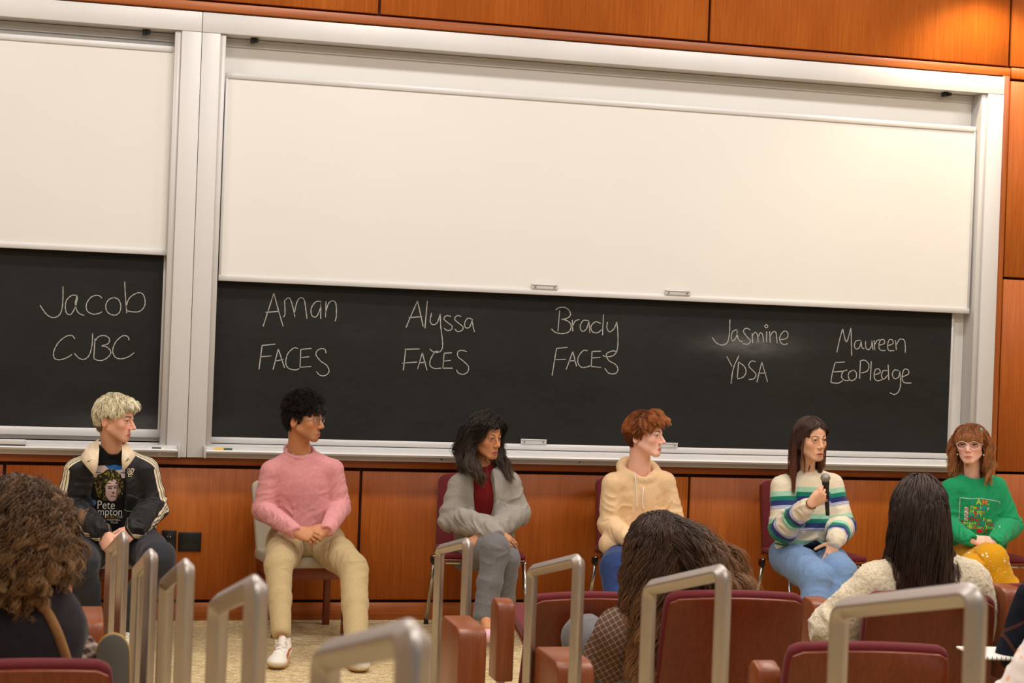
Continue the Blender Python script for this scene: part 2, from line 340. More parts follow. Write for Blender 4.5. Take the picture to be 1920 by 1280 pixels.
# chalk writing (stroke outlines measured on the board plane)
WR = {
 'L': (0, 500, 3.2, """378,118 378,180 372,250 355,290 320,305 285,290 258,258 240,230|462,172 430,172 400,200 392,240 400,278 425,285 450,245 464,190 460,180 452,230 470,275 505,292|612,188 590,172 550,180 520,220 522,262 555,283 590,280 612,270|690,183 655,195 635,230 645,272 685,290 715,275 725,235 710,195 680,185|748,88 752,170 760,278|755,245 775,190 820,158 855,162 870,200 865,240 835,268 790,270 760,262|450,432 430,412 395,418 350,455 322,510 328,550 365,557 410,540 432,525|556,398 552,470 535,530 505,555 475,548 445,518|570,430 563,540|568,450 590,420 625,412 655,430 650,460 610,475 640,480 665,510 650,540 610,562 570,555 563,540|775,440 765,418 735,415 695,450 676,500 690,540 725,552 770,540 805,515"""),
 'A': (380, 480, 3.048, """345,402 375,310 407,210|407,210 430,300 460,402|360,322 438,315|468,250 470,330 460,348|468,255 485,240 500,245 515,290 527,348|522,330 540,260 560,238 580,250 590,310 596,358|672,258 645,262 620,300 625,340 650,345 672,300 676,258|676,262 674,358|705,258 702,350|703,320 720,270 745,255 762,275 764,340 757,372|340,508 322,646|340,510 415,503|330,575 393,570|402,648 432,530|432,530 468,638|412,600 462,590|545,528 520,525 485,560 475,610 490,640 530,650 552,642|560,535 556,635|560,533 622,527|556,580 608,575|556,635 620,630|705,555 700,535 680,528 655,540 648,565 675,600 710,625 722,660 700,682 670,680 650,660|1162,408 1195,330 1228,256|1228,256 1260,402|1178,352 1255,345|1284,256 1270,412|1308,325 1300,370 1315,392 1340,380 1358,330|1358,328 1360,400 1370,480 1368,530 1345,550 1315,545 1298,530|1418,345 1395,340 1378,358 1400,380 1425,400 1420,420 1398,425 1380,412|1478,345 1455,340 1440,360 1465,385 1488,405 1480,425 1455,430 1440,415|1538,360 1515,355 1498,380 1502,408 1525,405 1542,360|1540,365 1545,400 1553,433|1160,530 1147,652|1155,532 1240,530|1138,612 1225,605|1228,645 1255,552|1255,552 1282,652|1240,610 1275,606|1355,550 1330,545 1302,590 1300,625 1325,642 1362,640|1380,555 1372,640|1380,555 1424,552|1375,600 1418,595|1372,640 1428,640|1508,545 1480,538 1458,548 1460,575 1490,600 1518,630 1515,660 1490,675 1462,668 1450,650"""),
 'B': (900, 480, 3.048, """455,310 445,430|433,308 450,295 485,293 512,315 515,340 490,358 462,360|462,360 500,370 520,395 510,430 470,443 430,435 407,415|527,365 530,430|528,400 545,370 568,362|620,368 590,368 572,400 582,428 605,420 622,375|622,372 628,440|690,385 660,375 635,400 640,430 670,438 695,420|705,333 700,452|728,375 725,410 740,432 765,415 782,375|782,375 788,450 785,530 765,565 730,575 700,568|437,528 425,600 412,682|437,527 500,521|425,592 490,590|492,648 530,545|530,545 552,630|508,600 546,596|615,540 590,540 562,575 560,610 580,635 615,632 630,625|640,545 635,630|640,545 690,543|636,582 688,578|635,630 692,636|780,545 755,542 722,560 735,595 775,620 788,650 770,672 735,668 712,640|1428,362 1426,430 1415,490 1385,508 1350,495 1327,465|1468,420 1445,430 1435,460 1445,485 1465,460 1470,425|1468,440 1478,478 1500,490|1545,420 1520,412 1505,430 1525,460 1545,485 1530,503 1500,500|1555,440 1558,497|1557,455 1572,435 1585,450 1590,490|1590,460 1602,438 1615,450 1620,492|1638,430 1637,492|1636,390 1627,400 1636,410 1645,400 1636,390|1655,430 1658,495|1657,460 1675,432 1692,440 1698,497|1410,572 1440,630|1480,568 1448,640 1434,728|1478,605 1470,695|1478,605 1510,630 1520,660 1505,690 1470,702|1575,602 1550,600 1535,625 1555,650 1577,675 1565,700 1535,705|1582,720 1610,605|1610,605 1643,718|1595,668 1635,668"""),
 'C': (1400, 480, 3.048, """195,478 230,468 235,440 215,428 192,455 190,485 210,505 235,500|515,550 530,480 548,415|548,415 570,490 596,408|596,408 598,480 600,568|650,480 625,485 615,510 625,530 645,520 655,485|655,485 658,520 672,530|680,485 680,520 695,535 712,515 716,480|716,480 722,535|728,480 732,535|732,505 745,482 760,478|752,510 785,500 785,480 768,478 755,505 762,535 792,540|805,512 835,500 833,480 815,478 805,510 812,538 842,540|850,480 855,535|855,505 875,475 900,480 906,515 906,552|505,610 490,665 481,720|505,608 560,605|495,662 548,658|481,722 520,726 548,712|575,650 550,660 542,690 560,710 585,710|612,650 585,665 582,695 600,712 625,695 625,665 608,650|650,595 645,700|645,598 675,595 698,620 690,655 655,668|712,600 706,710|730,680 762,665 755,645 735,650 728,690 745,712 775,705|805,655 780,655 770,685 785,702 805,680|808,620 812,708|868,655 845,650 832,675 845,700 868,690 875,655|875,655 880,720 870,770 845,790 818,780|890,690 925,672 920,648 898,650 888,695 900,722 942,725"""),
}
def catmull(P, k=6):
    P = [np.array(p, float) for p in P]
    if len(P) < 3: return P
    Q = [2 * P[0] - P[1]] + P + [2 * P[-1] - P[-2]]; out = []
    for i in range(1, len(Q) - 2):
        for j in range(k):
            t = j / k
            out.append(0.5 * ((2 * Q[i]) + (-Q[i - 1] + Q[i + 1]) * t + (2 * Q[i - 1] - 5 * Q[i] + 4 * Q[i + 1] - Q[i + 2]) * t * t + (-Q[i - 1] + 3 * Q[i] - 3 * Q[i + 1] + Q[i + 2]) * t ** 3))
    return out + [P[-1]]
def writing(keys, par):
    bl = {}
    for k in keys:
        ox, oy, sc, txt = WR[k]
        for st in txt.split('|'):
            px0 = ox + float(st.split()[0].split(',')[0]) / sc
            key = sum(px0 > e for e in (400, 700, 980, 1250, 1520)); mb = bl.setdefault(key, MB())
            pts = []
            for q in st.split():
                a, b = q.split(','); p = at(ox + float(a) / sc, oy + float(b) / sc, YB + 0.0035); pts.append((p[0], p[2]))
            pts = catmull(pts); ph = rnd.random() * 9
            vs = []; fs = []
            for i, p in enumerate(pts):
                d = _n(pts[min(i + 1, len(pts) - 1)] - pts[max(i - 1, 0)]); nn = np.array((-d[1], d[0]))
                wd = 0.0024 * (1 + 0.22 * math.sin(i * 1.7 + ph))
                for s, yy in ((-1, 0.004), (-1, 0.0022), (1, 0.0022), (1, 0.004)):
                    vs.append((p[0] + nn[0] * wd * s, YB + yy, p[1] + nn[1] * wd * s))
            for i in range(len(pts) - 1):
                for j in range(3): fs.append((i * 4 + j, i * 4 + j + 1, i * 4 + j + 5, i * 4 + j + 4))
            mb.add(vs, fs)
    for mb in bl.values(): mb.build('chalk_writing', M['chalk'], par)
writing(['L'], bbL); writing(['A', 'B', 'C'], bbR)

# eraser, markers, outlets
mb = MB(); mb.box(-0.36, -0.185, -0.095, -0.065, 0.944, 0.957); e = mb.build('chalk_eraser', M['black'], bevel=0.004)
tag(e, 'black felt chalkboard eraser lying in the left tray', 'eraser')
mb = MB(); mb.box(-0.36, -0.185, -0.097, -0.063, 0.957, 0.985); mb.build('eraser_back', M['alu'], e, bevel=0.004)
t = empty('highlighter', (0.86, -0.08, 0.950), label='yellow highlighter with dark green cap lying in the right tray', cat='highlighter')
M['yellow'] = plain('yellow_plastic', (235, 190, 20), 0.35); M['dgreen'] = plain('dark_green_plastic', (20, 78, 48), 0.35)
mb = MB(); mb.tube([(-0.045, 0, 0.002), (0.012, 0, 0.002)], 0.009, 12); mb.build('barrel', M['yellow'], t, smooth=False)
mb = MB(); mb.tube([(0.008, 0, 0.002), (0.055, 0, 0.002)], 0.0095, 12); mb.build('cap', M['dgreen'], t, smooth=False)
t = empty('marker', (0.53, -0.08, 0.950), label='short marker with a dark label lying at the right end of the left tray', cat='marker')
mb = MB(); mb.tube([(-0.07, 0, 0), (0.02, 0, 0)], 0.008, 12); mb.build('barrel', M['whiteboard'], t)
mb = MB(); mb.tube([(-0.05, 0, 0), (0.0, 0, 0)], 0.0084, 12); mb.build('label_band', M['black'], t)
M['slot'] = plain('ivory_slots', (196, 190, 176), 0.5)
def plate(x0, x1, z0, z1, label, kind):
    t = empty('wall_outlet', ((x0 + x1) / 2, 0, (z0 + z1) / 2), label=label, cat='outlet plate')
    wd, h = (x1 - x0) / 2, (z1 - z0) / 2
    mb = MB(); mb.box(-wd, wd, -0.012, -0.0005, -h, h); mb.build('plate', M['black'], t, bevel=0.003)
    if kind == 0:
        for s in (-1, 1):
            mb = MB(); mb.box(-0.017, 0.017, -0.015, -0.012, s * 0.024 - 0.014, s * 0.024 + 0.014); r = mb.build('receptacle', M['black'], t, bevel=0.003)
            mb = MB(); mb.box(-0.009, -0.006, -0.0158, -0.015, s * 0.024 - 0.003, s * 0.024 + 0.006); mb.box(0.005, 0.009, -0.0158, -0.015, s * 0.024 - 0.005, s * 0.024 + 0.006); mb.build('slot', M['slot'], r)
    else:
        for sx in (-1, 1):
            for s in (-1, 1):
                mb = MB(); mb.tube([(sx * 0.028, -0.0125, s * 0.024), (sx * 0.028, -0.0145, s * 0.024)], 0.016, 20); mb.build('knockout', M['black'], t)
plate(0.556, 0.634, 0.382, 0.498, 'black duplex power outlet with pale slots on the wood panel', 0)
plate(0.646, 0.770, 0.383, 0.488, 'square black blank wall plate right of the power outlet', 1)

# ---------------------------------------------------------------- stair handrails (U frames of square tube set on edge)
def dia(r):
    pr = []
    for k in range(4):
        a = math.pi / 2 * k
        for da in (-0.36, -0.18, 0.0, 0.18, 0.36):
            rr_ = {0.0: 0.94, 0.18: 0.91, 0.36: 0.83}[abs(da)]
            pr.append((math.cos(a + da) * rr_, math.sin(a + da) * rr_))
    return pr
PR = dia(1)
def bendpath(P, r=0.03, k=4):
    out = [np.array(P[0], float)]
    for i in range(1, len(P) - 1):
        a, b, c = (np.array(q, float) for q in P[i - 1:i + 2]); d1 = _n(a - b); d2 = _n(c - b)
        p0 = b + d1 * r; p2 = b + d2 * r
        for j in range(k + 1):
            t = j / k; out.append((1 - t) ** 2 * p0 + 2 * t * (1 - t) * b + t * t * p2)
    out.append(np.array(P[-1], float)); return out
RAILS = [((1575, 1120), (1832, 1089), -6.859, 'nearest'), ((1218, 1087), (1358, 1055), -5.73, ''), ((998, 1058), (1086, 1036), -4.549, ''), ((825, 1020), (878, 1006), -3.351, ''),
         ((612, 1200), (778, 1155), -7.629, ''), ((410, 1112), (482, 1073), -6.587, ''), ((313, 1076), (350, 1043), -5.546, ''), ((260, 1054), (284, 1025), -4.508, ''), ((209, 1019), (232, 993), -3.415, '')]
RLAB = ['stainless steel stair handrail in front of the person in the sherpa jacket',
        'stainless steel stair handrail crossing the wavy brown hair of an audience member',
        'stainless steel stair handrail between the grey hoodie woman and the tan hoodie man',
        'stainless steel stair handrail standing in front of the woman in the grey hoodie',
        'big blurred stainless steel handrail at the bottom, in front of the white sneakers',
        'stainless steel stair handrail just left of the man in khaki trousers',
        'stainless steel stair handrail directly below the square black wall plate',
        'stainless steel stair handrail, second from the left of the whole row',
        'stainless steel stair handrail farthest left, before the blond person in a black jacket']
for (fa, ne, Y, _), lb in zip(RAILS, RLAB):
    Y *= 1.06; near = at(ne[0], ne[1], Y); far = at(fa[0], fa[1], Y + 0.49)
    xm = (near[0] + far[0]) / 2
    zn, zf = floor_z(near[1]), floor_z(far[1])
    t = empty('stair_handrail', (xm, near[1], zn), label=lb, cat='handrail', group='steel handrails along the aisle steps')
    dz = far[2] - near[2]; L = far[1] - near[1]; h = near[2] - zn - 0.0
    R = 0.0205
    dx = (near[0] - far[0]) / 2
    pth = bendpath([(dx, 0, 0.0), (dx, 0, h - R), (-dx, L, h - R + dz), (-dx, L, zf - zn)], 0.030, 6)
    mb = MB(); mb.tube(pth, R * 1.04, 20, prof=PR, up=(1, 0, 0.0)); mb.build('rail_tube', M['steel'], t, smooth=True)
    for yy, zz, dd in ((0, 0.0, dx), (L, zf - zn, -dx)):
        mb = MB(); mb.tube([(dd, yy, zz), (dd, yy, zz + 0.008)], 0.045, 20); mb.build('floor_flange', M['steel'], t)
# ---------------------------------------------------------------- auditorium seats
def curved_slab(wt, wb, h, arch, th, bow, nx=14, nz=10, rc=0.03):
    """panel in local XZ (x across, z up from 0), front face y=0, thickness th toward +y, bowed, arched top, width wt at top / wb at bottom"""
    vs = []; fs = []
    for side in (0, 1):
        for i in range(nz + 1):
            v = i / nz
            for j in range(nx + 1):
                u = j / nx * 2 - 1
                ww = wb + (wt - wb) * v
                z = v * (h - arch * u * u)
                if v > 0.999: pass
                e = max(0, abs(u) - 0.92) / 0.08 * max(0, v - 0.93) / 0.07
                vs.append((u * ww / 2 * (1 - 0.02 * e), bow * (1 - u * u) * 1.0 + side * th, z - 0.012 * e))
    N = (nx + 1) * (nz + 1)
    for i in range(nz):
        for j in range(nx):
            a = i * (nx + 1) + j
            fs.append((a, a + 1, a + nx + 2, a + nx + 1)); fs.append((N + a, N + a + nx + 1, N + a + nx + 2, N + a + 1))
    for i in range(nz):
        for j in (0, nx):
            a = i * (nx + 1) + j; fs.append((a, a + nx + 1, N + a + nx + 1, N + a))
    for j in range(nx):
        for i in (0, nz):
            a = i * (nx + 1) + j; fs.append((a, a + 1, N + a + 1, N + a))
    mb = MB(); mb.add(vs, fs); return mb
def auditorium_seat(topc, w, label, rz=0.0, recl=14, arch=0.018, zf=0.0, folded=False, red_l=0.02):
    """topc: centre of the top edge of the wooden back (the face toward the rear of the room)"""
    t = empty('auditorium_seat', (topc[0], topc[1] + 0.15, zf), rz, label=label, cat='auditorium seat', group='burgundy auditorium seats')
    H = topc[2] - zf; hb = 0.52
    rot = Matrix.Rotation(math.radians(-recl) * -1, 4, 'X')
    base = Matrix.Translation((0, -0.15 + hb * math.sin(math.radians(recl)), H - hb * math.cos(math.radians(recl)))) @ Matrix.Rotation(math.radians(recl), 4, 'X')
    mb = curved_slab(w, w * 1.06, hb, arch, 0.016, -0.02); mb.build('back_shell', [M['seatwood']], t, bevel=0.004, seg=2, xf=base)
    b2 = base @ Matrix.Translation((0, 0.016, 0.0))
    mb = curved_slab(w * 1.03, w * 1.10, hb + 0.015, arch, 0.042, -0.02); mb.build('back_cushion', M['red'], t, bevel=0.016, seg=3, xf=b2)
    sy0 = -0.15 + hb * math.sin(math.radians(recl)) + 0.06
    zs = 0.40
    if folded:
        sb = Matrix.Translation((0, sy0 + 0.02, zs)) @ Matrix.Rotation(math.radians(80), 4, 'X') @ Matrix.Rotation(math.radians(-90), 4, 'X')
    sb = Matrix.Translation((0, sy0, zs)) @ Matrix.Rotation(math.radians(-84 if not folded else -8), 4, 'X')
    mb = curved_slab(w * 0.95, w, 0.44, 0.015, 0.016, 0.02); mb.build('seat_pan', M['seatwood'], t, bevel=0.004, xf=sb)
    mb = curved_slab(w * 0.95, w, 0.44, 0.015, 0.05, 0.02)
    mb.build('seat_cushion', M['red'], t, bevel=0.014, seg=3, xf=sb @ Matrix.Translation((0, -0.052, 0)))
    mb = MB(); mb.box(-0.03, 0.03, sy0 + 0.05, sy0 + 0.12, 0.0, zs - 0.02); mb.box(-0.06, 0.06, sy0 - 0.03, sy0 + 0.2, 0, 0.012); mb.build('pedestal', M['black'], t, bevel=0.004)
    return t
def place_seat(px, py, Z, w, label, **k):
    Y = CAM[1] + ray(px, 640)[1] * Z
    p = at(px, py, Y); return auditorium_seat(p, w, label, **k)
place_seat(1392, 1118, 6.1, 0.485, 'burgundy seat with wooden back behind the wavy brown haired person', rz=math.radians(-6))
place_seat(1768, 1120, 6.35, 0.46, 'burgundy seat with wooden back behind the person in the sherpa jacket', rz=math.radians(-14))
place_seat(1648, 1217, 5.2, 0.485, 'empty burgundy seat in the lower right foreground, its arched back crossed by a steel handrail', rz=math.radians(-8))
place_seat(1128, 1119, 6.95, 0.53, 'burgundy seat with wooden back in the row ahead, left of the wavy haired person', rz=math.radians(-4), arch=0.026)
place_seat(1948, 1104, 7.15, 0.50, 'burgundy seat with wooden back at the far right below the mustard trousers', rz=math.radians(-12), arch=0.03)
place_seat(20, 1252, 4.35, 0.47, 'burgundy seat with wooden back at the bottom left corner', rz=math.radians(4), zf=0.12)
def armrest(px, py, Z, w, L, h, label, zf=0.0, rz=0.0, style=0):
    Y = CAM[1] + ray(px, 640)[1] * Z
    p = at(px, py, Y)
    t = empty('armrest', (p[0], p[1], zf), rz, label=label, cat='armrest', group='wooden armrests between the seats')
    H = p[2] - zf
    mb = MB()
    hh = h
    poly = [(0.0, H - hh), (0.0, H - 0.05), (0.012, H - 0.015), (0.05, H), (L - 0.03, H + 0.003), (L, H - 0.02), (L, H - hh)]
    mb.prism(poly, 'x', -w / 2, w / 2); mb.build('arm_panel', M['armwood'], t, bevel=0.008, seg=3)
    mb = MB(); mb.box(-0.014, 0.014, L * 0.35, L * 0.6, 0.0, H - hh + 0.01); mb.box(-0.03, 0.03, 0.05, L - 0.05, 0, 0.012); mb.build('support_post', M['alu2'], t, bevel=0.003)
armrest(888, 1178, 6.05, 0.10, 0.30, 0.42, 'wooden end armrest in front of the grey hoodie woman, beside the aisle')
armrest(1082, 1242, 5.45, 0.12, 0.30, 0.40, 'wooden end armrest left of the wavy haired person, near the bottom edge', zf=0.0)
armrest(951, 1127, 6.75, 0.07, 0.12, 0.31, 'tall narrow wooden armrest attached left of the seat in the row ahead')
armrest(1447, 1246, 5.3, 0.075, 0.10, 0.40, 'wooden armrest left of the empty foreground seat')
armrest(1545, 1126, 6.9, 0.08, 0.14, 0.35, 'wooden armrest beside the left sleeve of the sherpa jacket')
armrest(116, 1120, 6.3, 0.075, 0.34, 0.35, 'wooden armrest right of the curly haired person on the left')
armrest(174, 1164, 5.9, 0.075, 0.34, 0.35, 'wooden armrest farther right, beside the leftmost handrail')
armrest(1905, 1103, 6.6, 0.08, 0.16, 0.35, 'wooden armrest at the right edge beside the dark plaid sleeve')

# ---------------------------------------------------------------- panel chairs
def shell_chair(x, y, rz, label, seat_z=0.43):
    t = empty('stacking_chair', (x, y, 0), rz, label=label, cat='chair', group='burgundy stacking chairs of the panel')
    w = 0.46
    b = Matrix.Translation((0, 0.20, seat_z - 0.01)) @ Matrix.Rotation(math.radians(-12), 4, 'X')
    mb = curved_slab(0.42, 0.44, 0.45, 0.02, 0.010, 0.02); mb.build('back_shell', M['seatwood'], t, bevel=0.003, xf=b)
    mb = curved_slab(0.41, 0.43, 0.44, 0.02, 0.022, 0.02); mb.build('back_pad', M['red'], t, bevel=0.008, seg=3, xf=b @ Matrix.Translation((0, -0.023, 0.006)))
    mb = MB(); mb.box(-w / 2, w / 2, -0.25, 0.21, seat_z - 0.012, seat_z); mb.build('seat_shell', M['seatwood'], t, bevel=0.005)
    mb = MB(); mb.box(-w / 2 + 0.004, w / 2 - 0.004, -0.245, 0.20, seat_z, seat_z + 0.03); mb.build('seat_pad', M['red'], t, bevel=0.012, seg=3)
    for s in (-1, 1):
        mb = MB(); mb.tube(bendpath([(s * 0.2, 0.16, seat_z - 0.03), (s * 0.23, 0.0, seat_z - 0.03), (s * 0.23, -0.18, seat_z - 0.03)], 0.03), 0.012, 10); mb.build('side_frame', M['chrome'], t, smooth=True)
        for yy, y2 in ((-0.18, -0.24), (0.16, 0.25)):
            mb = MB(); mb.tube([(s * 0.225, yy, seat_z - 0.03), (s * 0.25, y2, 0.015)], 0.012, 10)
            l = mb.build('leg', M['chrome'], t, smooth=True)
            mb = MB(); mb.tube([(s * 0.251, y2, 0.0), (s * 0.25, y2, 0.03)], 0.014, 10); mb.build('glide', M['black'], l)
        mb = MB(); mb.box(s * 0.235 - 0.012, s * 0.235 + 0.012, 0.14, 0.19, seat_z - 0.075, seat_z - 0.035); mb.build('link_bracket', M['black'], t, bevel=0.004)
    mb = MB(); mb.tube([(-0.2, 0.05, seat_z - 0.03), (0.2, 0.05, seat_z - 0.03)], 0.01, 8); mb.tube([(-0.2, -0.15, seat_z - 0.03), (0.2, -0.15, seat_z - 0.03)], 0.01, 8); mb.build('cross_bar', M['chrome'], t)
    return t
def wood_chair(x, y, rz, label, seat_z=0.43):
    t = empty('side_chair', (x, y, 0), rz, label=label, cat='chair', group='beige upholstered side chairs with wooden frames')
    b = Matrix.Translation((0, 0.19, seat_z - 0.04)) @ Matrix.Rotation(math.radians(-10), 4, 'X')
    mb = curved_slab(0.50, 0.44, 0.42, 0.02, 0.05, 0.045); mb.build('backrest', M['beigefab'], t, bevel=0.015, seg=3, xf=b @ Matrix.Translation((0, -0.05, 0)))
    mb = MB(); pts = [(math.sin(a) * 0.235, -0.24 + 0.03 * (1 - math.cos(a)) if 0 else -0.225 - 0.03 * math.cos(a)) for a in np.linspace(-1.4, 1.4, 13)]
    mb.prism(pts + [(0.225, 0.2), (-0.225, 0.2)], 'z', seat_z - 0.06, seat_z); mb.build('seat_pad', M['beigefab'], t, bevel=0.014, seg=3)
    mb = MB(); pts = [(p[0] * 0.97, p[1] * 0.97) for p in pts]; mb.prism(pts + [(0.215, 0.19), (-0.215, 0.19)], 'z', seat_z - 0.12, seat_z - 0.055); mb.build('seat_frame', M['seatwood'], t, bevel=0.003)
    for sx in (-1, 1):
        for yy in (-0.19, 0.19):
            mb = MB(); mb.prism([(sx * 0.19 - 0.018, yy - 0.018), (sx * 0.19 + 0.018, yy - 0.018), (sx * 0.19 + 0.018, yy + 0.018), (sx * 0.19 - 0.018, yy + 0.018)], 'z', 0.0, seat_z - 0.06)
            mb.build('leg', M['seatwood'], t, bevel=0.004)
    return t
# ---------------------------------------------------------------- implicit-surface modelling (numpy)
F32 = np.float32
def vn(a): a = np.asarray(a, float); return a / (np.linalg.norm(a) + 1e-12)
def cone(a, b, ra, rb=None, flat=None, fs=1.0):
    a = np.asarray(a, float); b = np.asarray(b, float); rb = ra if rb is None else rb
    ba = b - a; L2 = float(ba @ ba) + 1e-12; mx = max(ra, rb) * max(1.0, fs)
    fa = vn(flat) if flat is not None else None
    def f(X, Y, Z):
        px, py, pz = X - F32(a[0]), Y - F32(a[1]), Z - F32(a[2])
        t = np.clip((px * F32(ba[0]) + py * F32(ba[1]) + pz * F32(ba[2])) / F32(L2), 0, 1)
        qx, qy, qz = px - t * F32(ba[0]), py - t * F32(ba[1]), pz - t * F32(ba[2])
        if fa is not None:
            k = (qx * F32(fa[0]) + qy * F32(fa[1]) + qz * F32(fa[2])) * F32(1 / fs - 1)
            qx = qx + k * F32(fa[0]); qy = qy + k * F32(fa[1]); qz = qz + k * F32(fa[2])
        d = np.sqrt(qx * qx + qy * qy + qz * qz) - (F32(ra) + t * F32(rb - ra))
        return d * F32(min(1.0, fs)) if fa is not None else d
    return f, np.minimum(a, b) - mx, np.maximum(a, b) + mx
def ell(c, r, R=None):
    c = np.asarray(c, float); r = np.asarray(r, float); R = np.eye(3) if R is None else np.asarray(R)
    mr = float(r.min()); e = np.abs(R) @ r
    def f(X, Y, Z):
        px, py, pz = X - F32(c[0]), Y - F32(c[1]), Z - F32(c[2])
        q = [(px * F32(R[0, i]) + py * F32(R[1, i]) + pz * F32(R[2, i])) for i in range(3)]
        k0 = np.sqrt(sum((q[i] / F32(r[i])) ** 2 for i in range(3))); k1 = np.sqrt(sum((q[i] / F32(r[i] * r[i])) ** 2 for i in range(3)))
        return k0 * (k0 - 1) / (k1 + F32(1e-6))
    return f, c - e, c + e
class Field:
    def __init__(s, lo, hi, h, fine=None):
        ax = []
        for i in range(3):
            lo_, hi_ = lo[i], hi[i]
            if fine is None: ax.append(np.arange(lo_, hi_ + h, h))
            else:
                flo, fhi, fh = fine; a = []
                if lo_ < flo[i]: a.append(np.linspace(lo_, flo[i], max(2, int(math.ceil((flo[i] - lo_) / h)) + 1))[:-1])
                x0, x1 = max(lo_, flo[i]), min(hi_, fhi[i])
                a.append(np.linspace(x0, x1, int(math.ceil((x1 - x0) / fh)) + 1))
                if hi_ > fhi[i]: a.append(np.linspace(fhi[i], hi_, max(2, int(math.ceil((hi_ - fhi[i]) / h)) + 1))[1:])
                ax.append(np.concatenate(a))
        s.ax = [a.astype(F32) for a in ax]; s.F = np.full([len(a) for a in ax], 1.0, F32)
    def _blk(s, lo, hi, m):
        sl = []
        for i in range(3):
            a = int(np.searchsorted(s.ax[i], lo[i] - m)); b = int(np.searchsorted(s.ax[i], hi[i] + m)); sl.append(slice(a, b))
        if any(q.stop <= q.start for q in sl): return None
        X = s.ax[0][sl[0]][:, None, None]; Y = s.ax[1][sl[1]][None, :, None]; Z = s.ax[2][sl[2]][None, None, :]
        return tuple(sl), X, Y, Z
    def add(s, prim, k=0.01):
        f, lo, hi = prim; b = s._blk(lo, hi, k + 0.012)
        if b is None: return s
        sl, X, Y, Z = b; d = f(X, Y, Z).astype(F32); A = s.F[sl]
        if k > 0:
            h = np.maximum(F32(k) - np.abs(A - d), 0) / F32(k); s.F[sl] = np.minimum(A, d) - h * h * F32(k / 4)
        else: s.F[sl] = np.minimum(A, d)
        return s
    def cut(s, prim, k=0.01):
        f, lo, hi = prim; b = s._blk(lo, hi, k + 0.012)
        if b is None: return s
        sl, X, Y, Z = b; d = -f(X, Y, Z).astype(F32); A = s.F[sl]
        if k > 0:
            h = np.maximum(F32(k) - np.abs(A - d), 0) / F32(k); s.F[sl] = np.maximum(A, d) + h * h * F32(k / 4)
        else: s.F[sl] = np.maximum(A, d)
        return s
    def mesh(s):
        F = s.F; F[0] = np.maximum(F[0], 1e-3); F[-1] = np.maximum(F[-1], 1e-3); F[:, 0] = np.maximum(F[:, 0], 1e-3); F[:, -1] = np.maximum(F[:, -1], 1e-3); F[:, :, 0] = np.maximum(F[:, :, 0], 1e-3); F[:, :, -1] = np.maximum(F[:, :, -1], 1e-3)
        S = F < 0; n = F.shape
        c = np.zeros([k - 1 for k in n], np.uint8)
        for dx in (0, 1):
            for dy in (0, 1):
                for dz in (0, 1): c += S[dx:n[0] - 1 + dx, dy:n[1] - 1 + dy, dz:n[2] - 1 + dz]
        act = (c > 0) & (c < 8); I = np.argwhere(act); idx = -np.ones(c.shape, np.int32); idx[act] = np.arange(len(I))
        pos = np.zeros((len(I), 3)); cnt = np.zeros(len(I))
        corners = {(dx, dy, dz): F[I[:, 0] + dx, I[:, 1] + dy, I[:, 2] + dz] for dx in (0, 1) for dy in (0, 1) for dz in (0, 1)}
        cx = {(i, d): s.ax[i][I[:, i] + d].astype(float) for i in range(3) for d in (0, 1)}
        for a in range(3):
            o = [i for i in range(3) if i != a]
            for u in (0, 1):
                for v in (0, 1):
                    k0 = [0, 0, 0]; k0[o[0]] = u; k0[o[1]] = v; k1 = list(k0); k1[a] = 1
                    A = corners[tuple(k0)]; B = corners[tuple(k1)]; m = (A < 0) != (B < 0)
                    t = np.where(m, A / np.where(m, A - B, 1), 0)
                    t = np.clip(t, 0.02, 0.98)
                    P = np.empty((len(I), 3)); P[:, a] = cx[(a, 0)] + t * (cx[(a, 1)] - cx[(a, 0)]); P[:, o[0]] = cx[(o[0], u)]; P[:, o[1]] = cx[(o[1], v)]
                    pos[m] += P[m]; cnt[m] += 1
        pos /= cnt[:, None]
        quads = []
        for a in range(3):
            o = [(a + 1) % 3, (a + 2) % 3]
            sl0 = [slice(None)] * 3; sl1 = [slice(None)] * 3; sl0[a] = slice(0, -1); sl1[a] = slice(1, None)
            A = S[tuple(sl0)]; B = S[tuple(sl1)]
            E = np.argwhere(A != B); E = E[(E[:, o[0]] > 0) & (E[:, o[1]] > 0) & (E[:, o[0]] < n[o[0]] - 1) & (E[:, o[1]] < n[o[1]] - 1)]
            ins = A[E[:, 0], E[:, 1], E[:, 2]]
            def g(d0, d1):
                Q = E.copy(); Q[:, o[0]] -= d0; Q[:, o[1]] -= d1; return idx[Q[:, 0], Q[:, 1], Q[:, 2]]
            q = np.stack([g(1, 1), g(0, 1), g(0, 0), g(1, 0)], 1); q[~ins] = q[~ins][:, ::-1]; quads.append(q)
        Q = np.concatenate(quads); Q = Q[(Q >= 0).all(1)]
        return pos, Q
def keep_big(V, Q, frac=0.02):
    """drop tiny loose crumbs"""
    n = len(V); lab = np.arange(n)
    e = np.concatenate([Q[:, [0, 1]], Q[:, [1, 2]], Q[:, [2, 3]]])
    for _ in range(400):
        m = np.minimum(lab[e[:, 0]], lab[e[:, 1]]); old = lab.copy()
        np.minimum.at(lab, e[:, 0], m); np.minimum.at(lab, e[:, 1], m); lab = lab[lab]
        if (old == lab).all(): break
    u, c = np.unique(lab, return_counts=True); good = set(u[c > frac * n].tolist())
    k = np.array([l in good for l in lab]) if len(u) > 1 else np.ones(n, bool)
    mp = -np.ones(n, int); mp[k] = np.arange(k.sum()); Q = mp[Q]; return V[k], Q[(Q >= 0).all(1)]
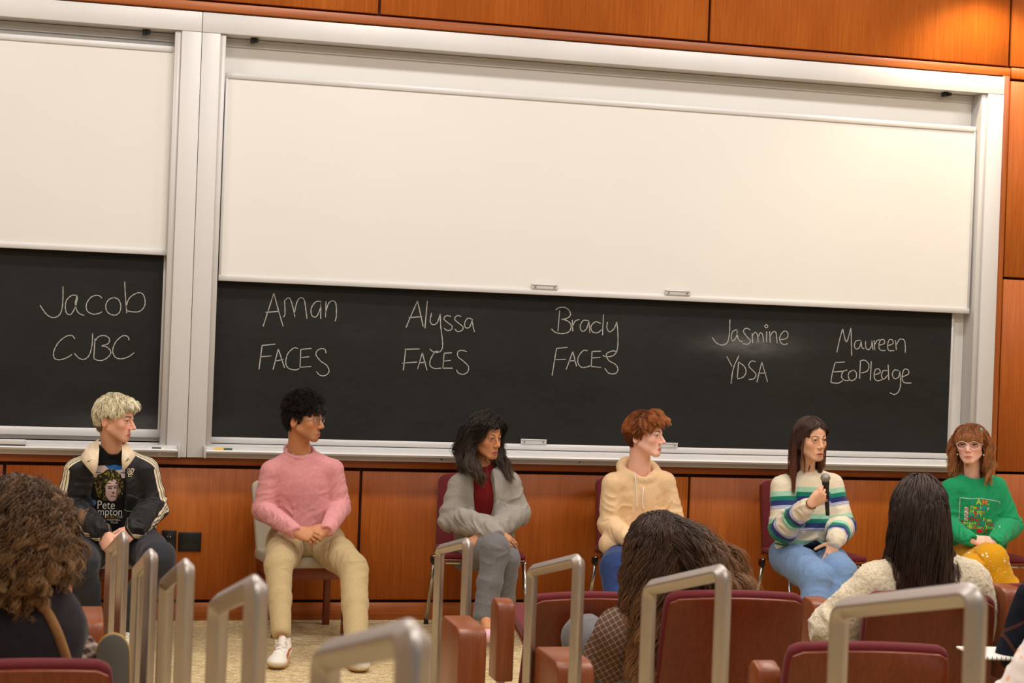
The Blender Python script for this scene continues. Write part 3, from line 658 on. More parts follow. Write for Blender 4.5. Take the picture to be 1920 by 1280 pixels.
def normals(V, Q):
    fn = np.cross(V[Q[:, 2]] - V[Q[:, 0]], V[Q[:, 3]] - V[Q[:, 1]]); N = np.zeros_like(V)
    for i in range(4): np.add.at(N, Q[:, i], fn)
    return N / (np.linalg.norm(N, axis=1, keepdims=True) + 1e-12)
def smooth_mesh(V, Q, it=1, lam=0.5):
    e = np.concatenate([Q[:, [i, (i + 1) % 4]] for i in range(4)]); e = np.concatenate([e, e[:, ::-1]])
    for _ in range(it):
        A = np.zeros_like(V); c = np.zeros(len(V)); np.add.at(A, e[:, 0], V[e[:, 1]]); np.add.at(c, e[:, 0], 1)
        V = V + lam * (A / np.maximum(c, 1)[:, None] - V)
    return V
_rs = np.random.RandomState(5); _G = _rs.rand(64, 64, 64).astype(F32)
def vnoise(P, seed=0):
    """smooth value noise in [-1,1]; P (n,3) already scaled"""
    P = P + seed * 17.31 + 100.0; I = np.floor(P).astype(int); f = P - I; f = f * f * (3 - 2 * f); r = 0
    for dx in (0, 1):
        for dy in (0, 1):
            for dz in (0, 1):
                w_ = (f[:, 0] if dx else 1 - f[:, 0]) * (f[:, 1] if dy else 1 - f[:, 1]) * (f[:, 2] if dz else 1 - f[:, 2])
                r = r + w_ * _G[(I[:, 0] + dx) % 64, (I[:, 1] + dy) % 64, (I[:, 2] + dz) % 64]
    return r * 2 - 1
def to_obj(name, V, Q, mats, parent=None, cols=None, uvw=None, mi=None):
    me = bpy.data.meshes.new(name)
    me.vertices.add(len(V)); me.vertices.foreach_set('co', V.astype(F32).ravel())
    me.loops.add(len(Q) * 4); me.loops.foreach_set('vertex_index', Q.astype(np.int32).ravel())
    me.polygons.add(len(Q)); me.polygons.foreach_set('loop_start', np.arange(0, len(Q) * 4, 4, dtype=np.int32))
    me.polygons.foreach_set('use_smooth', np.ones(len(Q), bool)); me.update(calc_edges=True)
    if cols is not None:
        a = me.color_attributes.new('col', 'FLOAT_COLOR', 'POINT'); c = np.ones((len(V), 4), F32); c[:, :3] = cols; a.data.foreach_set('color', c.ravel())
    if uvw is not None:
        for k, v in uvw.items():
            a = me.attributes.new(k, 'FLOAT', 'POINT'); a.data.foreach_set('value', v.astype(F32))
    o = link(name, me, parent, mats if isinstance(mats, (list, tuple)) else [mats])
    if mi is not None: me.polygons.foreach_set('material_index', mi.astype(np.int32))
    return o
def seg_t(V, a, b):
    ba = b - a; t = np.clip(((V - a) @ ba) / (ba @ ba), 0, 1); return t, np.linalg.norm(V - a - t[:, None] * ba, axis=1)
def wrinkle(V, N, limbs, amp=0.006, gen=0.0015, seed=0):
    """cloth folds: limbs = [(joint list, amp weights at joints, frequency)] folds run around the limb, strongest at joints"""
    best = np.full(len(V), 9.0); disp = np.zeros(len(V))
    for li, (J, W, fr) in enumerate(limbs):
        s0 = 0.0; dmin = np.full(len(V), 9.0); dd = np.zeros(len(V))
        for i in range(len(J) - 1):
            a, b = np.asarray(J[i], float), np.asarray(J[i + 1], float); t, d = seg_t(V, a, b); L = np.linalg.norm(b - a)
            m = d < dmin; dmin = np.where(m, d, dmin)
            s = s0 + t * L; w_ = W[i] + (W[i + 1] - W[i]) * t
            ax = vn(b - a); q = V - a - (t[:, None] * (b - a)); qn = q / (np.linalg.norm(q, axis=1, keepdims=True) + 1e-9)
            skew = 0.035 * vnoise(qn * 0.9 + li * 3.1, seed + 5)
            P = np.stack([(s + skew + 0.05 * (qn @ np.array([0.5, 0.1, 0.8]))) * fr, qn[:, 0] * 0.9 + li * 7, qn[:, 2] * 0.9 + qn[:, 1] * 0.5], 1)
            v = vnoise(P, seed + li); v = 1 - np.abs(v) * 2.2; v = np.clip(v, -0.6, 1)
            dd = np.where(m, v * w_, dd); s0 += L
        m = dmin < best; disp = np.where(m, dd, disp); best = np.minimum(best, dmin)
    g = vnoise(V * 22, seed + 9) * 0.6 + vnoise(V * 55, seed + 11) * 0.4
    return V + N * (disp * amp + g * gen)[:, None]

# ---------------------------------------------------------------- people
AY = np.array([0, 1.0, 0])
def ray_angle(px):
    q = ray(px, 640); return math.atan2(q[0], q[1])
def frame(yaw, pitch=0.0, roll=0.0):
    """columns: right-hand side axes of a head/torso: x = image-right when facing the camera, y = forward (facing), z = up. yaw: world, 0 faces -Y (audience), + turns to +X"""
    f = np.array([math.sin(yaw) * math.cos(pitch), -math.cos(yaw) * math.cos(pitch), math.sin(pitch)])
    z0 = np.array([0, 0, 1.0]); x = vn(np.cross(z0, f)); z = np.cross(f, x)
    x2 = x * math.cos(roll) + z * math.sin(roll); z2 = np.cross(f, x2)
    return np.stack([x2, f, z2], 1)          # x2 points to image right when facing the camera
SKIN = {'light': (232, 176, 150), 'pale': (240, 188, 168), 'tan': (214, 156, 120), 'brown': (196, 134, 94), 'mid': (226, 174, 140)}
M['skin'] = attr_mat('skin', rough=0.58, sss=0.0, spec=0.4, bump=0.05, bscale=500, bdist=0.001)
M['eye'] = attr_mat('eyeball', rough=0.12)
M['hair'] = attr_mat('hair', rough=0.45, spec=0.35)
class Person:
    def __init__(s, name_label, skin, hc, hy, yaw, pitch=0.0, roll=0.0, hs=1.0, hw=1.0):
        """hc: head centre pixel, hy wall distance; yaw relative to the camera ray"""
        s.C = at(hc[0], hc[1], hy); s.R = frame(math.radians(yaw) - ray_angle(hc[0]), math.radians(pitch), math.radians(roll)); s.hs = hs; s.hw = hw
        s.skin = np.array(lin(SKIN[skin])); s.label = name_label
        s.fields = []; s.hands = []
        s.root = None
    def H(s, p):   # head-local -> world
        p = np.asarray(p, float); return s.C + s.R @ (p * s.hs * np.array([s.hw, 1, 1]))
    def hl(s, V): return ((V - s.C) @ s.R) / s.hs / np.array([s.hw, 1, 1])
def head_prims(P, nose=1.0, chin=1.0, jaw=1.0, lips=1.0, fem=0.0, mouth_open=0.0):
    S = P.hs; H = P.H; sx = P.hw
    E = lambda c, r, k=0.012: ('+', ell(H(c), np.array(r) * S * np.array([sx, 1, 1]), P.R), k * S)
    def Cn(a, b, ra, rb=None, k=0.008, fl=None, fs=1.0): return ('+', cone(H(a), H(b), ra * S, (rb if rb is not None else ra) * S, P.R @ np.array(fl, float) if fl is not None else None, fs), k * S)
    X = lambda c, r, k=0.01: ('-', ell(H(c), np.array(r) * S * np.array([sx, 1, 1]), P.R), k * S)
    L = [E((0, -0.022, 0.040), (0.075, 0.092, 0.086)), E((0, 0.020, 0.045), (0.066, 0.070, 0.070), 0.02), E((0, 0.018, -0.020), (0.061, 0.064, 0.075), 0.02)]
    L += [E((0, 0.035, -0.045), (0.050 * jaw, 0.046, 0.055), 0.02), E((0, 0.070 * chin, -0.090), (0.021, 0.016, 0.016), 0.022)]
    for q in (-1, 1):
        L += [Cn((q * 0.052 * jaw, -0.004, -0.045), (q * 0.018, 0.066 * chin, -0.092), 0.016, 0.013, 0.025),
              E((q * 0.042, 0.055 - 0.003 * fem, -0.014), (0.020, 0.020 - 0.002 * fem, 0.018), 0.024),
              Cn((q * 0.012, 0.087, 0.027), (q * 0.042, 0.074, 0.028), 0.0085 - 0.002 * fem, 0.006, 0.012)]
    for q in (-1, 1): L.append(X((q * 0.031, 0.094, 0.0115), (0.0155, 0.0125, 0.0090), 0.010))
    for q in (-1, 1):
        L.append(Cn((q * 0.020, 0.0810, 0.0165), (q * 0.033, 0.0840, 0.0186), 0.0036, 0.0043, 0.004)); L.append(Cn((q * 0.033, 0.0840, 0.0186), (q * 0.044, 0.0735, 0.0148), 0.0043, 0.003, 0.004))
        L.append(Cn((q * 0.021, 0.080, 0.0055), (q * 0.032, 0.0815, 0.0030), 0.0035, 0.004, 0.006)); L.append(Cn((q * 0.032, 0.0815, 0.0030), (q * 0.044, 0.072, 0.0075), 0.004, 0.003, 0.006))
    n = nose
    L += [Cn((0, 0.083, 0.023), (0, 0.083 + 0.026 * n, -0.022), 0.0072, 0.0085, 0.010), E((0, 0.083 + 0.026 * n, -0.027), (0.0098, 0.0095, 0.0088), 0.008)]
    L.append(Cn((0, 0.078 + 0.024 * n, -0.026), (0, 0.076, -0.030), 0.0075, 0.012, 0.010)); L.append(Cn((0, 0.078 + 0.018 * n, -0.014), (0, 0.072, -0.012), 0.0075, 0.012, 0.010))
    for q in (-1, 1):
        L += [E((q * 0.0125, 0.088 + 0.008 * n, -0.031), (0.0075, 0.011, 0.0072), 0.006)]
    for q in (-1, 1): L.append(X((q * 0.007, 0.095 + 0.012 * n, -0.0385), (0.0034, 0.0055, 0.0028), 0.003))
    L += [E((0, 0.077, -0.063), (0.026, 0.015, 0.022), 0.014)]
    lz = -0.0655
    mo = mouth_open
    for q in (-1, 1):
        L += [Cn((q * 0.004, 0.0925, lz + 0.0035 + mo * 0.3), (q * 0.023, 0.080, lz - 0.001), 0.0052 * lips, 0.002, 0.004),
              Cn((0, 0.0905, lz - 0.0085 - mo), (q * 0.020, 0.081, lz - 0.004 - mo * 0.5), 0.0060 * lips, 0.003, 0.005)]
    L.append(X((0, 0.0985, lz - 0.0025 - mo * 0.4), (0.019, 0.010 + mo, 0.0012 + mo * 0.55), 0.002))
    for q in (-1, 1):
        Re = P.R @ np.array(Matrix.Rotation(q * math.radians(22), 3, 'Z') @ Matrix.Rotation(math.radians(-10), 3, 'X'))
        L.append(('+', ell(H((q * 0.077, -0.024, -0.007)), np.array([0.006, 0.0185, 0.031]) * S, Re), 0.004 * S))
        L.append(('-', ell(H((q * 0.0850, -0.021, -0.004)), np.array([0.006, 0.0115, 0.020]) * S, Re), 0.003 * S))
        L.append(('+', ell(H((q * 0.075, -0.013, -0.013)), np.array([0.005, 0.006, 0.009]) * S, Re), 0.004 * S))
    return L
def hand_prims(w, d, n, side, curl=(0.5, 0.6, 0.7, 0.8), spread=0.06, thumb=(0.55, 0.35), s=1.0, curl2=None, lift=0.0):
    """w wrist, d direction of the palm, n back-of-hand normal, side: +1 if the thumb is toward cross(d,n)"""
    w = np.asarray(w, float); d = vn(d); n = np.asarray(n, float); n = vn(n - d * (n @ d)); l = vn(np.cross(d, n)) * side
    L = []; kn = []
    for i, (o, ln) in enumerate(((0.028, 0.088), (0.0095, 0.092), (-0.0095, 0.087), (-0.027, 0.079))):
        a = w + l * o * 0.55 * s + d * 0.005; b = w + (d * ln + l * o) * s - n * 0.002 * abs(i - 1.5); kn.append((a, b, o))
        L.append(('+', cone(a, b, 0.0135 * s, 0.0105 * s), 0.014))
    L.append(('+', ell(w + d * 0.05 * s - n * 0.004, np.array([0.038, 0.048, 0.014]) * s, np.stack([l, d, n], 1)), 0.01))
    lens = (0.072, 0.080, 0.075, 0.058); tips = []
    for i, (a, b, o) in enumerate(kn):
        c = curl[i]; c2 = (curl2 or curl)[i]; ang = 0.15 + c * 0.9; dir0 = vn(d + l * spread * (1.5 - i)); p = b; r = (0.0088, 0.009, 0.0086, 0.0075)[i] * s
        fr = (0.45, 0.30, 0.25); A = ang
        for k in range(3):
            dd = dir0 * math.cos(A) - n * math.sin(A); q = p + dd * lens[i] * fr[k] * s
            L.append(('+', cone(p, q, r, r * 0.9), 0.0035)); p = q; r *= 0.9; A += c2 * (1.1 if k == 0 else 0.7)
        tips.append((p, dd))
    t0 = w + (d * 0.018 + l * 0.020) * s - n * 0.004; t1 = t0 + vn(d * math.cos(thumb[0]) + l * math.sin(thumb[0]) - n * 0.35) * 0.044 * s
    t2 = t1 + vn(d * math.cos(thumb[0] - thumb[1]) + l * math.sin(thumb[0] - thumb[1]) - n * 0.35) * 0.033 * s; t3 = t2 + vn(d * math.cos(thumb[0] - 1.7 * thumb[1]) + l * math.sin(thumb[0] - 1.7 * thumb[1]) - n * 0.35) * 0.026 * s
    L += [('+', cone(t0, t1, 0.016 * s, 0.0115 * s), 0.012), ('+', cone(t1, t2, 0.0108 * s, 0.0098 * s), 0.004), ('+', cone(t2, t3, 0.0098 * s, 0.0085 * s), 0.003)]
    return L
def chain(pts, rs, k=0.02, flat=None, fs=1.0):
    return [('+', cone(pts[i], pts[i + 1], rs[i], rs[i + 1], flat, fs), k) for i in range(len(pts) - 1)]
def realise(prims, h, fine=None, pad=0.03, sm=0):
    lo = np.min([p[1][1] for p in prims if p[0] == '+'], 0) - pad; hi = np.max([p[1][2] for p in prims if p[0] == '+'], 0) + pad
    fd = Field(lo, hi, h, fine)
    for op, pr, k in prims: (fd.add if op == '+' else fd.cut)(pr, k)
    V, Q = fd.mesh(); V, Q = keep_big(V, Q)
    if sm: V = smooth_mesh(V, Q, sm)
    return V, Q
def make_body(P, prims, headargs=None, fem=0, brow=(40, 26, 18), lipc=(176, 92, 84), stubble=None, blush=0.25, gaze=0.0, iris=(60, 40, 28), h=0.0042, hh=0.0022, closed=False, noface=False):
    P.root = empty('person', (P.C[0], P.C[1], 0.0), label=P.label, cat='person'); P.root.location = (0, 0, 0)
    prims = (head_prims(P, **(headargs or {})) if not noface else [('+', ell(P.H((0, -0.005, 0.02)), np.array([0.076, 0.095, 0.11]) * P.hs, P.R), 0.01), ('+', ell(P.H((0, 0.05, -0.05)), np.array([0.045, 0.04, 0.05]) * P.hs, P.R), 0.03), ('+', ell(P.H((0, 0.095, -0.02)), np.array([0.012, 0.018, 0.018]) * P.hs, P.R), 0.02)] + [('+', ell(P.H((q * 0.078, -0.014, 0.002)), np.array([0.007, 0.018, 0.03]) * P.hs, P.R), 0.004) for q in (-1, 1)]) + prims
    r = 0.16 * P.hs
    V, Q = realise(prims, h, (P.C - r, P.C + r, hh) if not noface else None)
    L = P.hl(V); c = np.tile(P.skin, (len(V), 1))
    def g(cen, r3): return np.exp(-(((L - np.array(cen)) / np.array(r3)) ** 2).sum(1))
    def mixc(m, rgb, amt=1.0):
        nonlocal c
        m = np.clip(m * amt, 0, 1)[:, None]; c = c * (1 - m) + np.array(lin(rgb)) * m
    if not noface:
        warm = P.skin * np.array([1.0, 0.62, 0.60])
        m = (g((0.04, 0.065, -0.02), (0.022, 0.03, 0.022)) + g((-0.04, 0.065, -0.02), (0.022, 0.03, 0.022)) + g((0, 0.11, -0.028), (0.014, 0.02, 0.012)) + g((0.08, -0.01, 0.0), (0.02, 0.03, 0.04)) + g((-0.08, -0.01, 0), (0.02, 0.03, 0.04)))
        m = np.clip(m * blush, 0, 1)[:, None]; c = c * (1 - m) + warm * m
        if stubble: mixc(np.clip((g((0, 0.08, -0.09), (0.05, 0.05, 0.03)) + g((0.045, 0.03, -0.07), (0.03, 0.04, 0.035)) + g((-0.045, 0.03, -0.07), (0.03, 0.04, 0.035)) + g((0, 0.095, -0.052), (0.025, 0.02, 0.007))), 0, 1), stubble, 0.35)
        lm = (np.abs(L[:, 2] + 0.0680) < 0.0115 * (1 - (np.abs(L[:, 0]) / 0.026) ** 2)) & (np.abs(L[:, 0]) < 0.025) & (L[:, 1] > 0.074)
        mixc(lm.astype(float), lipc, 0.85)
        mixc(((np.abs(L[:, 2] + 0.0680) < 0.0014) & (np.abs(L[:, 0]) < 0.021) & (L[:, 1] > 0.07)).astype(float), (70, 25, 22), 0.7)
        bz = 0.0305 + 0.004 * np.sin(np.clip((np.abs(L[:, 0]) - 0.012) / 0.036, 0, 1) * 2.4); bw = 0.0042 * (1 - 0.5 * np.clip((np.abs(L[:, 0]) - 0.02) / 0.03, 0, 1)) * (1.25 - 0.4 * fem)
        bm_ = (np.abs(L[:, 2] - bz) < bw) & (np.abs(L[:, 0]) > 0.011) & (np.abs(L[:, 0]) < 0.048) & (L[:, 1] > 0.05)
        mixc(bm_.astype(float), brow, 0.85)
        lash = np.zeros(len(V), bool)
        for q in (-1, 1):
            ex = (L[:, 0] - q * 0.032) / 0.0155; lz_ = 0.0158 - 0.0045 * ex ** 2
            lash |= (np.abs(ex) < 1) & (np.abs(L[:, 2] - lz_) < 0.0021) & (L[:, 1] > 0.07)
        mixc(lash.astype(float), (34, 20, 16), 0.8)
        mixc(g((0.032, 0.085, -0.001), (0.014, 0.02, 0.005)) + g((-0.032, 0.085, -0.001), (0.014, 0.02, 0.005)), tuple(int(v * 0.72) for v in SKINRGB(P)), 0.25)
    body = to_obj('body', V, Q, M['skin'], P.root, cols=c)
    if not noface:
        for q in (-1, 1):
            cen = np.array([q * 0.0315, 0.0748, 0.0110]); rr_ = 0.0119
            vs = []; fs = []; cl = []
            gd = vn(np.array([math.sin(gaze), math.cos(gaze), -0.03]))
            nu, nv = 28, 20; a1 = vn(np.cross(gd, [0, 0, 1.0])); a2 = np.cross(a1, gd)
            for i in range(nv + 1):
                ph = math.pi * i / nv
                for j in range(nu):
                    th = 2 * math.pi * j / nu
                    vs.append(P.H(cen + rr_ * (gd * math.cos(ph) + (a1 * math.cos(th) + a2 * math.sin(th)) * math.sin(ph))))
                    dg = math.degrees(ph); cl.append(lin((10, 8, 8)) if dg < 16 else lin(iris) if dg < 38 else lin((164, 148, 138)))
            for i in range(nv):
                for j in range(nu): fs.append((i * nu + j, i * nu + (j + 1) % nu, (i + 1) * nu + (j + 1) % nu, (i + 1) * nu + j))
            to_obj('eye', np.array(vs), np.array(fs), M['eye'], body, cols=np.array(cl))
    P.body = body; P.bodyprims = prims
    return body
def SKINRGB(P):
    c = P.skin; return tuple(int(255 * (v ** (1 / 2.2))) for v in c)

# ---- hair: locks grown from the scalp, combed, draped and curled
def grow_hair(P, specs, name='hair', cap=None, capc=(30, 20, 14), colliders=(), seed=1, label=None):
    """specs: list of dict(n, roots(fn rs->(local pos)), length, lift, grav, curl, cfreq, r, colors[(t,rgb)], comb fn(local pos)->dir)"""
    HW = np.array([P.hw, 1, 1]); rs = np.random.RandomState(seed); VV = []; QQ = []; CC = []; nb = 0
    if cap:
        V, Q = realise(cap, 0.005, pad=0.02); N = normals(V, Q)
        V = V + N * (vnoise(V * 60, seed) * 0.003)[:, None]
        VV.append(V); QQ.append(Q); nb += len(V)
        cc = np.array(lin(capc)) * (1 + 0.25 * vnoise(V * 90, seed + 3))[:, None]; CC.append(cc)
    cols_ = [(np.array([0, -0.012, 0.030]), np.array([0.080, 0.102, 0.100])), (np.array([0, 0.02, -0.03]), np.array([0.066, 0.066, 0.078]))]
    for sp in specs:
        n = sp['n']; steps = sp.get('steps', 12); roots = np.array([sp['roots'](rs) for _ in range(n)])
        nrm = roots - np.array([0, -0.01, 0.02]); nrm /= np.linalg.norm(nrm, axis=1, keepdims=True)
        ln = sp['length'] * (1 + sp.get('lvar', 0.2) * (rs.rand(n) * 2 - 1)); dirs = np.array([sp['comb'](p) for p in roots], float)
        dirs = dirs / (np.linalg.norm(dirs, axis=1, keepdims=True) + 1e-9); v = dirs + nrm * sp.get('lift', 0.4) + rs.randn(n, 3) * sp.get('jit', 0.12)
        v /= np.linalg.norm(v, axis=1, keepdims=True)
        p = roots.copy(); pts = [p.copy()]; off = sp.get('off', 0.006) * (0.4 + rs.rand(n)); g = sp.get('grav', 0.15)
        down = P.R.T @ np.array([0, 0, -1.0])
        if 'gdir' in sp: down = vn(P.R.T @ np.array(sp['gdir']))
        for i in range(steps):
            v = v * (1 - g) + down * g + rs.randn(n, 3) * sp.get('wob', 0.04)
            if 'field' in sp: v = v + sp['field'](p)
            v /= np.linalg.norm(v, axis=1, keepdims=True)
            p = p + v * (ln / steps)[:, None]
            for c0, r0 in cols_:
                q = (p - c0) / (r0 + off[:, None]); k = np.linalg.norm(q, axis=1); m = k < 1
                p = np.where(m[:, None], c0 + q / np.maximum(k, 1e-3)[:, None] * (r0 + off[:, None]), p)
            if 'hug' in sp:
                c0, r0 = cols_[0]; q = (p - c0) / (r0 + off[:, None]); k = np.linalg.norm(q, axis=1); m = (k > 1) & (p[:, 2] > -0.075); tgt = c0 + q / np.maximum(k, 1e-3)[:, None] * (r0 + off[:, None]); p = np.where(m[:, None], p + (tgt - p) * sp['hug'], p)
            if sp.get('face', 1):
                fw_ = sp.get('facew', 0.060); fb = sp.get('fb', 0.03); m = (p[:, 1] > fb) & (p[:, 2] < sp.get('facetop', 0.072)) & (p[:, 2] > sp.get('fbz', -0.13))
                p[:, 1] = np.where(m, np.maximum(fb, p[:, 1] - sp.get('fbs', 0.018)), p[:, 1]); v[:, 1] = np.where(m, np.minimum(v[:, 1], -0.1), v[:, 1])
                m = m & (np.abs(p[:, 0]) < fw_)
                p[:, 0] = np.where(m, np.where(p[:, 0] > sp.get('part', 0.0), fw_, -fw_), p[:, 0]); v[:, 0] = np.where(m, 0, v[:, 0]); v[:, 1] = np.where(m, np.minimum(v[:, 1], 0), v[:, 1])
            m = (p[:, 2] < -0.09) & (np.abs(p[:, 0]) < 0.055) & (p[:, 1] > -0.055) & (p[:, 1] < 0.16); p[:, 1] = np.where(m & (sp.get('face', 1) > 0), -0.055, p[:, 1])
            if len(colliders):
                wp = P.C + (p * P.hs * HW) @ P.R.T
                for (ca, cb, cr, fl, fsx) in colliders:
                    ba = cb - ca; t = np.clip(((wp - ca) @ ba) / (ba @ ba), 0, 1); q = wp - ca - t[:, None] * ba
                    bkv = getattr(P, 'back', AY); cb_ = q @ bkv; q = q - np.where((p[:, 1] < 0.0) & (cb_ < 0), 2 * cb_, 0)[:, None] * bkv
                    if fl is not None: q = q + (q @ fl)[:, None] * fl * (1 / fsx - 1)
                    d = np.linalg.norm(q, axis=1); rr_ = cr + off * 0.7; m = d < rr_
                    q2 = q / np.maximum(d, 1e-4)[:, None] * rr_[:, None]
                    if fl is not None: q2 = q2 + (q2 @ fl)[:, None] * fl * (fsx - 1)
                    wp = np.where(m[:, None], ca + t[:, None] * ba + q2, wp)
                p = ((wp - P.C) @ P.R) / P.hs / HW
            pts.append(p.copy())
        pts = np.array(pts)                                  # steps+1, n, 3
        cid = None
        if 'clump' in sp:
            kk, stg = sp['clump']; dd = np.linalg.norm(roots[:, None, :] - roots[None, :kk, :] * np.array([1, 1, 1]), axis=2); cid = dd.argmin(1)
            w_ = (np.linspace(0, 1, steps + 1) ** 0.8 * stg)[:, None, None]; pts = pts * (1 - w_) + (pts[:, cid] + (roots - roots[cid])[None] * 0.35) * w_
        K = steps + 1; T = np.linspace(0, 1, K)[:, None]
        cu = sp.get('curl', 0.0); ph = rs.rand(n) * 6.28; fq = sp.get('cfreq', 3.0) * (0.8 + 0.4 * rs.rand(n))
        if cid is not None: ph = ph[cid] + 0.25 * rs.randn(n); fq = fq[cid]
        tg = np.gradient(pts, axis=0); tg /= np.linalg.norm(tg, axis=2, keepdims=True) + 1e-9
        s1 = np.cross(tg, np.array([0.3, 0.2, 1.0])); s1 /= np.linalg.norm(s1, axis=2, keepdims=True) + 1e-9; s2 = np.cross(tg, s1)
        amp = cu * np.minimum(1, T * 2.2)
        pts = pts + s1 * (amp * np.sin(6.283 * T * fq + ph))[:, :, None] + s2 * (amp * np.cos(6.283 * T * fq + ph) * 0.8)[:, :, None]
        r = sp['r'] * (0.7 + 0.6 * rs.rand(n)); prof = np.clip(1.15 - np.abs(T - 0.35) ** 1.8 * 2.0, 0.12, 1)
        rad = prof * r
        wpts = P.C + (pts * P.hs * HW) @ P.R.T
        B1 = s1 @ P.R.T; B2 = s2 @ P.R.T; seg = 3; ring = []
        for j in range(seg):
            a = 6.283 * j / seg; ring.append(wpts + (B1 * math.cos(a) + B2 * 0.6 * math.sin(a)) * rad[:, :, None])
        R4 = np.stack(ring, 2)                               # K,n,seg,3
        R4 = R4.transpose(1, 0, 2, 3).reshape(-1, 3)
        b = nb + (np.arange(n) * K * seg)[:, None, None]; i_ = (np.arange(K - 1) * seg)[None, :, None]; j_ = np.arange(seg)[None, None, :]
        q = np.stack(np.broadcast_arrays(b + i_ + j_, b + i_ + (j_ + 1) % seg, b + i_ + seg + (j_ + 1) % seg, b + i_ + seg + j_), -1).reshape(-1, 4)
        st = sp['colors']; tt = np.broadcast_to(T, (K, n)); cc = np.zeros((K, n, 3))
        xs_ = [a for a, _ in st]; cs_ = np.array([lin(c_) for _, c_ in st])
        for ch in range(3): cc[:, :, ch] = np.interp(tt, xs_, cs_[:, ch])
        cv = rs.rand(n); cv = (0.5 * cv + 0.5 * cv[cid]) if cid is not None else cv; cc *= (1 + sp.get('cvar', 0.35) * (cv * 2 - 1))[None, :, None]
        if 'dark' in sp: cc = np.where(rs.rand(n)[None, :, None] < sp['dark'][0], np.array(lin(sp['dark'][1])), cc)
        CC.append(np.repeat(cc.transpose(1, 0, 2).reshape(-1, 3), seg, 0)); VV.append(R4); QQ.append(q); nb += len(R4)
    V = np.concatenate(VV); Q = np.concatenate(QQ); c = np.clip(np.concatenate(CC), 0, 1)
    o = to_obj(name, V, Q, M['hair'], P.root, cols=c)
    if label: o['label'] = label
    return o
def scalp(zmin=0.02, front=0.075, hair_front_z=0.075, side_z=0.0, back_z=-0.05):
    """random root sampler over the hairy part of the head, in head-local coordinates"""
    def f(rs):
        while True:
            d = rs.randn(3); d /= np.linalg.norm(d); p = np.array([0, -0.012, 0.030]) + d * np.array([0.077, 0.098, 0.096])
            fy = p[1]; lim = back_z if fy < -0.04 else (side_z if fy < 0.02 else (side_z + (hair_front_z - side_z) * min(1, (fy - 0.02) / 0.04)))
            if p[2] > lim: return p
    return f
def cap_prims(P, th=0.006, face_cut=True, lowback=-0.045, frontz=0.07):
    S = P.hs; H = P.H
    L = [('+', ell(H((0, -0.022, 0.040)), np.array([0.075 + th, 0.092 + th, 0.086 + th]) * S, P.R), 0.01 * S), ('+', ell(H((0, 0.012, 0.05)), np.array([0.067 + th, 0.072 + th, 0.068 + th]) * S, P.R), 0.02 * S)]
    L.append(('-', ell(H((0, 0.085, -0.02)), np.array([0.068, 0.052, frontz + 0.025]) * S, P.R), 0.006 * S))
    L.append(('-', ell(H((0, 0.02, lowback - 0.075)), np.array([0.12, 0.12, 0.065]) * S, P.R), 0.006 * S))
    for q in (-1, 1):
        L.append(('-', ell(H((q * 0.086, -0.018, -0.012)), np.array([0.022, 0.030, 0.036]) * S, P.R), 0.004 * S)); L.append(('-', ell(H((q * 0.080, 0.050, -0.015)), np.array([0.035, 0.047, 0.050]) * S, P.R), 0.006 * S))
    return L
# ---------------------------------------------------------------- cloth materials and garments
def cloth(name, rgb, bump=0.35, bscale=420, sheen=0.15, var=0.05, vscale=90, rough=0.9, bdist=0.002):
    return plain(name, rgb, rough, 0, var=var, vscale=vscale, bump=bump, bscale=bscale, sheen=sheen, spec=0.2, bdist=bdist)
def garment(P, name, prims, mat, limbs=(), amp=0.006, gen=0.0015, h=0.005, sm=1, label=None, seed=0, post=None, attrs=None, cols=None):
    V, Q = realise(prims, h, sm=sm); N = normals(V, Q)
    if limbs: V = wrinkle(V, N, limbs, amp, gen, seed)
    if post: V = post(V, N)
    o = to_obj(name, V, Q, mat, P.root, uvw=attrs(V) if attrs else None, cols=cols(V) if cols else None)
    if label: o['label'] = label
    o_bvh[o.name] = (V, Q)
    return o
o_bvh = {}
def bvh_of(o):
    V, Q = o_bvh[o.name]; return BVHTree.FromPolygons([tuple(p) for p in V], [tuple(int(i) for i in q) for q in Q])
def ringpts(c, u, v, ru, rv, tilt=None, n=18, a0=0.0, a1=2 * math.pi):
    return [np.asarray(c) + np.asarray(u) * ru * math.cos(a) + np.asarray(v) * rv * math.sin(a) + (np.asarray(tilt) * math.sin(a) if tilt is not None else 0) for a in np.linspace(a0, a1, n)]
AX = np.array([1.0, 0, 0]); AY = np.array([0, 1.0, 0]); AZ = np.array([0, 0, 1.0])
